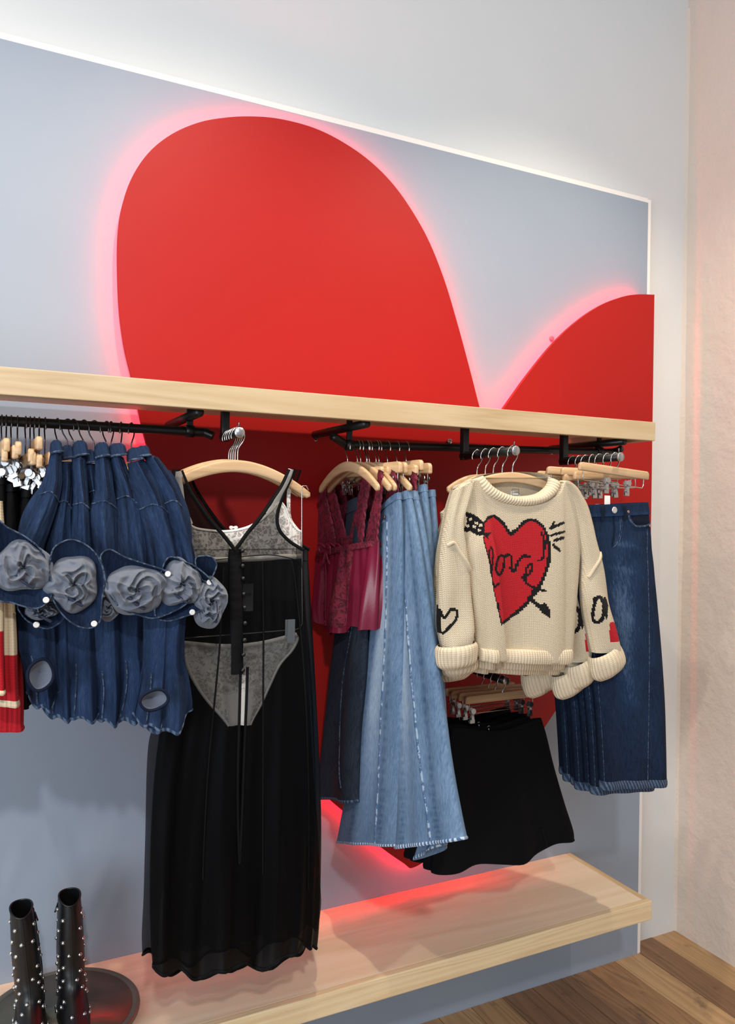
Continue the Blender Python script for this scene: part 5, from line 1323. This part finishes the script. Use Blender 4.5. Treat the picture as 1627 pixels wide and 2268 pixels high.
SH = [
 ('first denim shirt of the row, its grey rose cuff cut by the picture edge', Y0 - 0.012, [(368, 470, 438, 470), (352, 560, 440, 560), (325, 680, 437, 690), (255, 850, 402, 850), (170, 1010, 340, 1040), (120, 1130, 300, 1160)], (124, 978, 26, 24),
  [(130, 600, 380, 640), (128, 800, 405, 850), (145, 950, 415, 1000), (175, 1100, 425, 1120), (195, 1255, 440, 1215)], (((165, 310), 190, 175, -0.035, 3), [(-60, -20), (60, 30), (200, 105), (300, 200), (340, 330), (372, 490), (275, 598), (100, 565), (-60, 480)])),
 ('denim shirt second in the row, small grey cuff peeping out low', Y0 + 0.012, [(442, 530, 520, 530), (442, 640, 522, 640), (430, 760, 518, 760), (395, 900, 512, 910), (345, 1090, 520, 1100), (330, 1180, 520, 1180)], (149, 989, 28, 26),
  [(300, 600, 560, 640), (280, 900, 565, 900), (275, 1130, 575, 1120), (285, 1330, 590, 1290)], (((295, 615), 112, 70, -0.014, 8), [(130, 580), (150, 640), (210, 700), (330, 746), (430, 700), (455, 640), (380, 560), (240, 540)])),
 ('denim shirt third in the row with a round grey rose cuff and pearl snap', Y0 - 0.004, [(525, 505, 610, 500), (530, 640, 622, 640), (535, 780, 632, 780), (530, 900, 642, 910), (520, 1090, 652, 1120), (515, 1180, 660, 1180)], (177, 979, 32, 30),
  [(480, 640, 700, 640), (465, 850, 725, 850), (450, 1030, 745, 1040), (420, 1220, 770, 1190), (412, 1342, 790, 1290)], (((520, 430), 170, 195, -0.04, 5), [(368, 200), (420, 140), (505, 112), (600, 142), (680, 212), (725, 300), (742, 420), (722, 560), (712, 690), (640, 742), (540, 722), (440, 640), (372, 520), (350, 350)])),
 ('denim shirt fourth in the row, mostly tucked between its neighbours', Y0 + 0.014, [(605, 545, 690, 545), (625, 640, 697, 640), (645, 740, 697, 740), (655, 850, 692, 850), (650, 1000, 700, 1000)], (196, 999, 30, 26),
  [(490, 640, 812, 640), (484, 850, 805, 850), (486, 1000, 838, 1000), (488, 1090, 862, 1140), (490, 1165, 876, 1272)], None),
 ('denim shirt fifth in the row with puckered front placket', Y0 - 0.010, [(695, 480, 778, 480), (692, 620, 800, 620), (690, 760, 815, 760), (655, 900, 830, 890), (660, 1040, 834, 1040), (665, 1190, 840, 1180)], (225, 983, 30, 28),
  [(650, 700, 880, 700), (655, 1000, 900, 1000), (650, 1200, 915, 1190), (645, 1350, 905, 1330)], (((770, 600), 85, 95, -0.008, 11), None)),
 ('denim shirt sixth in the row with the largest grey rose cuff', Y0 - 0.006, [(790, 470, 880, 500), (815, 600, 915, 600), (838, 720, 955, 710), (842, 880, 1000, 880), (848, 1040, 1025, 1040), (850, 1200, 1045, 1190)], (259, 985, 38, 24),
  [(830, 660, 1010, 660), (826, 850, 1050, 850), (822, 1000, 1075, 1000), (800, 1180, 1090, 1160), (745, 1375, 1070, 1290)], (((975, 470), 212, 172, -0.042, 6), [(716, 230), (780, 182), (880, 232), (1000, 275), (1180, 335), (1290, 415), (1356, 485), (1335, 560), (1240, 622), (1100, 672), (970, 645), (860, 600), (775, 490), (735, 330)])),
 ('denim shirt seventh in the row, grey cuff half hidden by the largest rose', Y0 - 0.020, [(930, 540, 1025, 510), (950, 660, 1100, 620), (990, 800, 1165, 740), (1030, 940, 1210, 940), (1060, 1080, 1250, 1100), (1080, 1230, 1285, 1260)], (299, 994, 32, 24),
  [(1050, 660, 1250, 660), (1030, 900, 1240, 900), (1010, 1100, 1228, 1100), (985, 1260, 1220, 1240), (960, 1400, 1212, 1340)], (((1290, 430), 150, 165, -0.022, 9), [(1180, 260), (1330, 275), (1440, 340), (1512, 425), (1528, 540), (1440, 612), (1300, 665), (1180, 690), (1100, 620)]), 0.0),
 ('denim shirt at the end of the row beside the black dress, with the longest tail', Y0 - 0.025, [(1040, 470, 1130, 500), (1090, 600, 1200, 590), (1160, 760, 1275, 730), (1210, 900, 1320, 910), (1250, 1060, 1358, 1060), (1290, 1240, 1395, 1225)], (316, 990, 28, 20),
  [(1170, 660, 1290, 660), (1110, 860, 1328, 880), (1070, 1060, 1362, 1100), (1035, 1260, 1390, 1270), (1012, 1462, 1392, 1345)], (((1500, 560), 118, 180, -0.012, 13), [(1395, 245), (1450, 228), (1510, 238), (1542, 290), (1520, 360), (1485, 410), (1440, 400), (1400, 330)]), 0.0),
]
for a in SH: shirt(*a)
# grey reverse showing where two tails curl up
for (cx, cy, rx, ry, y, lab_o) in ((292, 1090, 92, 112, Y0 - 0.030, 0), (1110, 1270, 100, 72, Y0 - 0.085, 7)):
    own = [o for o in bpy.data.objects if o.name.startswith('denim_shirt')][lab_o]
    th = np.linspace(0, 2 * math.pi, 40, endpoint=False)
    P = np.array([aty(*c2(cx + rx * math.cos(q) * (1 + 0.12 * math.sin(2 * q)), cy + ry * math.sin(q) - 25 * math.cos(q)), y - 0.012 * (1 - 0.3 * math.cos(q))) for q in th])
    c = P.mean(0) + np.array([0, 0.012, 0])
    G = [c + (P - c) * q + np.array([0, 0.012 * (1 - q ** 2), 0]) for q in (0.02, 0.35, 0.7, 1.0)]
    V = np.vstack(G); F = [(i * 40 + j, i * 40 + (j + 1) % 40, (i + 1) * 40 + (j + 1) % 40, (i + 1) * 40 + j) for i in range(3) for j in range(40)]
    o = mk('turned_hem', V, F, M['denim_in'], own); mk('hem_edge', *tube(P, 0.0035, 6, closed=True), M['denim_dark'], o)
# their hooks and hangers
zl = lambda u: aty(u, 932 + (u - 2) * 0.0571, RY)
for k, u in enumerate((127, 150, 163, 186, 209, 236, 246, 268, 291)):
    p = zl(u); hz = p[2] + 0.0112
    arch_hanger((p[0], RY, hz), math.pi / 2 + [0.3, 0.9, 0.7, 0.7, 0.9, 0.5, -0.5, -0.3, -0.6][k], 0.30, '%s hanger on the rail of denim shirts, dark wire hook' % ['first', 'second', 'third', 'fourth', 'fifth', 'sixth', 'seventh', 'eighth', 'last'][k], 'denim shirt hangers', drop=0.045, hh=0.022, stem=0.098, wire='dark_steel')

# ------------------------------------------------------------------ black trousers and striped knits at the left of the rail
hl = [(4, 8, 985), (14, 17, 1008), (25, 28, 1001), (39, 40, 993), (57, 51, 1014), (67, 64, 1008), (76, 78, 981), (87, 93, 1021), (100, 106, 1016)]
for k, (uh, uw, vw) in enumerate(hl):
    p = zl(uh); hz = p[2] + 0.0112
    wz = aty(uw, vw - 13, RY - 0.15)[2]
    th_, _zb = trouser_hanger((p[0], RY, hz), math.pi / 2 + [0.05, -0.04, 0.03, -0.02, 0.06, -0.03, 0.02, -0.05, 0.03][k], 0.30, 'wooden clip hanger seen end on, %s from the picture edge' % ['first', 'second', 'third', 'fourth', 'fifth', 'sixth', 'seventh', 'eighth', 'ninth'][k], 'end-on trouser hangers', stem=round(float(hz - wz), 3), rod=0.030, clips=(-0.43, 0.40), wire='dark_steel', hh=0.030)
    for ch in th_.children:
        if ch.name.startswith('clip'): ch.rotation_euler = (0, [0.5, -0.6, 0.2, -0.4, 0.7, -0.3, 0.4, -0.5, 0.3][k], 1.1)
    if k in (0, 2, 4, 6, 8):
        zt_ = hz + _zb + 0.006
        x_ = p[0]
        pl = lambda a, b, d=0.0: np.array([x_ + d, a, b])
        zb_ = aty(40, [1560, 1500, 1565, 1520, 1540][k // 2], -0.42)[2]
        t = thing('black_trousers', (x_, RY, zb_), 'black trousers, %s from the picture edge on the rail' % ['first', 'second', 'third', 'fourth', 'fifth'][k // 2], 'trousers', 'black trousers')
        S = sheet([(RY + 0.13, zt_, RY - 0.13, zt_), (RY + 0.135, zt_ - 0.1, RY - 0.135, zt_ - 0.1), (RY + 0.14, (zt_ + zb_) / 2, RY - 0.14, (zt_ + zb_) / 2), (RY + 0.15, zb_, RY - 0.15, zb_)], pl, (-1, 0, 0), th=lambda q: 0.014 + 0.010 * q, p=0.4, R=40, na=30,
                  fold=wave((2.2, lambda T: 0.006 * T, 0.2, 0.1), (4.1, 0.002, 0.3, 0.2)))
        mk('legs', S.V, S.F, M['blk'], t, uv=S.uv)
        G = S.V.reshape(S.R, S.K, 3)[:4]; c = G.mean(1, keepdims=True)
        V = (c + (G - c) * np.array([1.2, 1.015, 1.0])).reshape(-1, 3); K = S.K
        mk('waistband', V, [(i * K + q, i * K + (q + 1) % K, (i + 1) * K + (q + 1) % K, (i + 1) * K + q) for i in range(3) for q in range(K)], M['blk_trim'], t)
KN_B, KN_R = lin('d8c3a2'), lin('b01a24')
M['rib2'] = knit('ribbed_knit', True, cx=110, cz=170, rib=True)
def ribbed(y, keys, lab, bands, group=None):
    base = aty(keys[-1][0], keys[-1][1], y)
    t = thing('striped_knit', (aty(0, 1400, y)[0], y, base[2]), lab, 'sweater', group)
    S = sheet(keys, ply(y), (0, -1, 0), th=0.022, p=0.45, R=120, na=30, fold=wave((1.1, lambda T: 0.012 * T, 0.2, 0.1), (2.7, lambda T: 0.004 * T, 0.5, 0.2)))
    f = np.array(S.F); tt = S.T[f].mean(1)
    col = np.tile(np.array(bands[0][1]), (len(f), 1))
    for q, cl in bands: col[tt >= q] = cl
    o = mk('knit_body', S.V, S.F, M['rib2'], t, uv=S.uv, fcol=col)
    V, F, uv = hem_band(S, 0.955)
    mk('ribbed_hem', V, F, M['rib2'], t, uv=uv, fcol=np.tile(np.array(bands[-1][1]), (len(F), 1)))
    return t
ribbed(-0.53, [(-70, 1105, 6, 1110), (-70, 1180, 12, 1180), (-70, 1300, 30, 1290), (-68, 1400, 37, 1400), (-66, 1480, 39, 1480), (-60, 1556, 42, 1562)], 'beige ribbed knit with a wide red band at the picture edge', [(0.0, KN_B), (0.715, KN_R), (0.955, KN_B)])
ribbed(-0.555, [(-60, 1180, 2, 1185), (-60, 1300, 8, 1300), (-60, 1420, 8, 1420), (-60, 1528, 11, 1535)], 'beige and red knit cut by the picture edge, in front of the banded knit', [(0.0, KN_B), (0.60, KN_R), (0.96, KN_B)])
ribbed(-0.46, [(-70, 1240, 20, 1240), (-70, 1400, 40, 1400), (-70, 1500, 52, 1500), (-70, 1620, 52, 1614)], 'plain red ribbed knit hanging lowest at the picture edge', [(0.0, KN_R)])

# ------------------------------------------------------------------ round tray with studded boots
M['tray'] = plain('aged_brass_tray', '6e6657', 0.32, 0.9)
s = NT('tray_metal'); v = s.coord('Object')
nz = s.noise(v, 9, 5, 0.6)
s.set(s.mixc(nz, lin('6b6454'), lin('9a9482')), s.ramp(nz, [(0.3, 0.25), (0.7, 0.45)]), 0.85); M['tray'] = s.m
RZ = BZ + 0.024
pr = [atz(303, 2190, RZ), atz(207, 2129, RZ), atz(8, 2172, RZ)]
def circ(p, q, r):
    ax, ay, bx, by_, cx, cy = p[0], p[1], q[0], q[1], r[0], r[1]
    d = 2 * (ax * (by_ - cy) + bx * (cy - ay) + cx * (ay - by_))
    ux = ((ax ** 2 + ay ** 2) * (by_ - cy) + (bx ** 2 + by_ ** 2) * (cy - ay) + (cx ** 2 + cy ** 2) * (ay - by_)) / d
    uy = ((ax ** 2 + ay ** 2) * (cx - bx) + (bx ** 2 + by_ ** 2) * (ax - cx) + (cx ** 2 + cy ** 2) * (bx - ax)) / d
    return np.array([ux, uy]), math.hypot(ax - ux, ay - uy)
tc_, tr_ = circ(*pr)
TR = min(tr_, 0.185)
TC = np.array([pr[0][0] - TR * 0.985, pr[1][1] - TR, BZ])
t = thing('round_tray', TC, 'round tarnished metal tray under the studded boots', 'tray')
mk('tray_dish', *lathe([(0.0, 0.004), (TR * 0.80, 0.004), (TR * 0.84, 0.007), (TR * 0.885, 0.019), (TR * 0.90, 0.0215), (TR * 0.905, 0.0235)], TC, 72), M['tray'], t)
mk('tray_rim', *lathe([(TR * 0.90, 0.0225), (TR * 0.93, 0.0245), (TR * 0.985, 0.0235), (TR, 0.0215), (TR * 0.995, 0.019), (TR * 0.93, 0.020), (TR * 0.86, 0.006), (TR * 0.80, 0.0005)], TC, 72), M['tray'], t)

M['leather'] = NT('black_leather'); s = M['leather']; v = s.coord('Object')
s.set(lin('0b0b0d'), 0.38); s.bump(s.math('ADD', s.noise(v, 60, 4), s.math('MULTIPLY', s.noise(v, 12, 3), 2.0)), 0.25, 0.002); M['leather'] = s.m
M['stud'] = plain('silver_stud', 'd9d8d5', 0.14, 1.0)
STUD = None
def boot(top, bot, yt, lab, lean, zip_side, seed, wtop, rows):
    """ankle boot, toe towards the room: shaft leaning a little, foot on the tray"""
    global STUD
    zs_ = BZ + 0.0045
    pt = aty(*top, yt); pb = aty(*bot, yt)
    k = pxm(pt)
    t = thing('studded_boot', (pb[0], yt - 0.03, zs_), lab, 'boot')
    zz_ = np.array([pt[2], pt[2] - 0.05, pt[2] - 0.10, pt[2] - 0.15, zs_ + 0.105, zs_ + 0.075])
    q = (pt[2] - zz_) / (pt[2] - pb[2])
    ctr = np.stack([pt[0] + (pb[0] - pt[0]) * q, yt + np.array([0, 0, 0.001, 0.002, 0.0, -0.004]), zz_], 1)
    rx = np.array([wtop, wtop * 1.14, wtop * 1.24, wtop * 1.28, wtop * 1.26, wtop * 1.28]) * k / 2
    rb = np.array([0.036, 0.040, 0.043, 0.044, 0.047, 0.055])
    # upper: shaft rings, then rings that slide forward into the foot
    foot = [(0.050, -0.025, 0.032, 0.078), (0.030, -0.048, 0.036, 0.104), (0.012, -0.060, 0.038, 0.120), (0.004, -0.062, 0.037, 0.120)]
    c_all = list(ctr) + [np.array([ctr[-1][0] + (pb[0] - ctr[-1][0]) * 0, yt + dy, zs_ + h]) for h, dy, a, b in foot]
    ra = list(rx) + [a for h, dy, a, b in foot]; rbb = list(rb) + [b for h, dy, a, b in foot]
    c_all = smooth_path(np.array(c_all), 60); ra = smooth_path(np.array(ra), 60); rbb = smooth_path(np.array(rbb), 60)
    n = 40; th = np.linspace(0, 2 * math.pi, n, endpoint=False)
    G = np.zeros((60, n, 3))
    for i in range(60):
        dip = (0.006 * np.sin(th) + 0.003 * np.cos(2 * th)) * max(0, 1 - i / 10.0)
        wr = 1 + 0.012 * np.sin(3 * th + i * 0.35) * (i > 12)
        G[i] = c_all[i] + np.stack([ra[i] * np.cos(th) * wr, rbb[i] * np.sin(th) * wr, dip], 1)
    V = G.reshape(-1, 3); F = [(i * n + j, i * n + (j + 1) % n, (i + 1) * n + (j + 1) % n, (i + 1) * n + j) for i in range(59) for j in range(n)]
    F.append(tuple(59 * n + j for j in range(n)))
    up = mk('upper', V, F, M['leather'], t)
    mk('top_binding', *tube(G[0], 0.0022, 8, closed=True), M['leather'], up)
    lin_ = G[:10].copy(); lin_ = lin_ + (c_all[:10, None] - lin_) * 0.07
    mk('lining', lin_.reshape(-1, 3), [(i * n + j, i * n + (j + 1) % n, (i + 1) * n + (j + 1) % n, (i + 1) * n + j) for i in range(9) for j in range(n)], M['blk'], up)
    sole = prism(np.stack([0.041 * np.cos(th), -0.062 + 0.124 * np.sin(th)], 1), 0.0, 0.010, ((pb[0] if False else ctr[-1][0], yt, zs_ - 0.002), (1, 0, 0), (0, 1, 0), (0, 0, 1)), 0.002)
    mk('sole', *sole, M['blk'], t)
    # zip with its puller, front seam
    a0 = zip_side
    j = int(a0 / (2 * math.pi) * n) % n
    zp = mk('zip', *strip3(G[2:40, j], np.stack([np.cos(th[j]) * np.ones(38), np.sin(th[j]) * np.ones(38), np.zeros(38)], 1), 0.006, 0.002), M['blk_trim'], t)
    p = G[3, j]; mk('zip_puller', *box(p + np.array([math.cos(a0) * 0.006, -0.003, -0.012]), (0.004, 0.002, 0.024), 0.0006, np.array([[0.95, 0, -0.3 * math.copysign(1, math.cos(a0))], [0, 1, 0], [0.3 * math.copysign(1, math.cos(a0)), 0, 0.95]])), M['blk_satin'], zp, smooth=False)
    jf = int(0.75 * n)
    mk('front_seam', *strip3(G[1:56, jf], np.tile((0, -1.0, 0.1), (55, 1)), 0.003, 0.0012), M['leather'], t)
    # studs
    r = np.random.RandomState(seed)
    for i in range(5, 58, 4):
        for b in range(7):
            ang = 2 * math.pi * (b / 7 + (0.07 if (i // 4) % 2 else 0.0)) + r.uniform(-0.1, 0.1)
            jj = ang / (2 * math.pi) * n; j0_ = int(jj) % n; fr = jj - int(jj)
            if abs(((ang - 1.5 * math.pi + math.pi) % (2 * math.pi)) - math.pi) < 0.22: continue
            p = G[min(i + int(r.randint(-1, 2)), 58), j0_] * (1 - fr) + G[i, (j0_ + 1) % n] * fr
            nrm = np.array([math.cos(ang), math.sin(ang), 0.0])
            if STUD is None:
                STUD = mk('stud', *lathe([(0.0050, -0.0008), (0.0052, 0.0010), (0.0044, 0.0030), (0.0026, 0.0044), (0.0, 0.0050)], (0, 0, 0), 14), M['stud'], t, )
                STUD.data.transform(Matrix.Translation(Vector(ORG[t]))); o = STUD
            else:
                o = STUD.copy(); COL.objects.link(o)
            o.parent = t; o.location = tuple(p - ORG[t]); o.rotation_euler = Vector(nrm).to_track_quat('Z', 'Y').to_euler()
boot((47, 2011), (72, 2262), -0.20, 'studded black leather ankle boot leaning outward, nearer the picture edge', 0, 0.25, 5, 46, 0)
boot((154, 1985), (160, 2262), -0.185, 'studded black leather ankle boot standing upright, nearer the black dress', 0, math.pi - 0.35, 9, 45, 0)
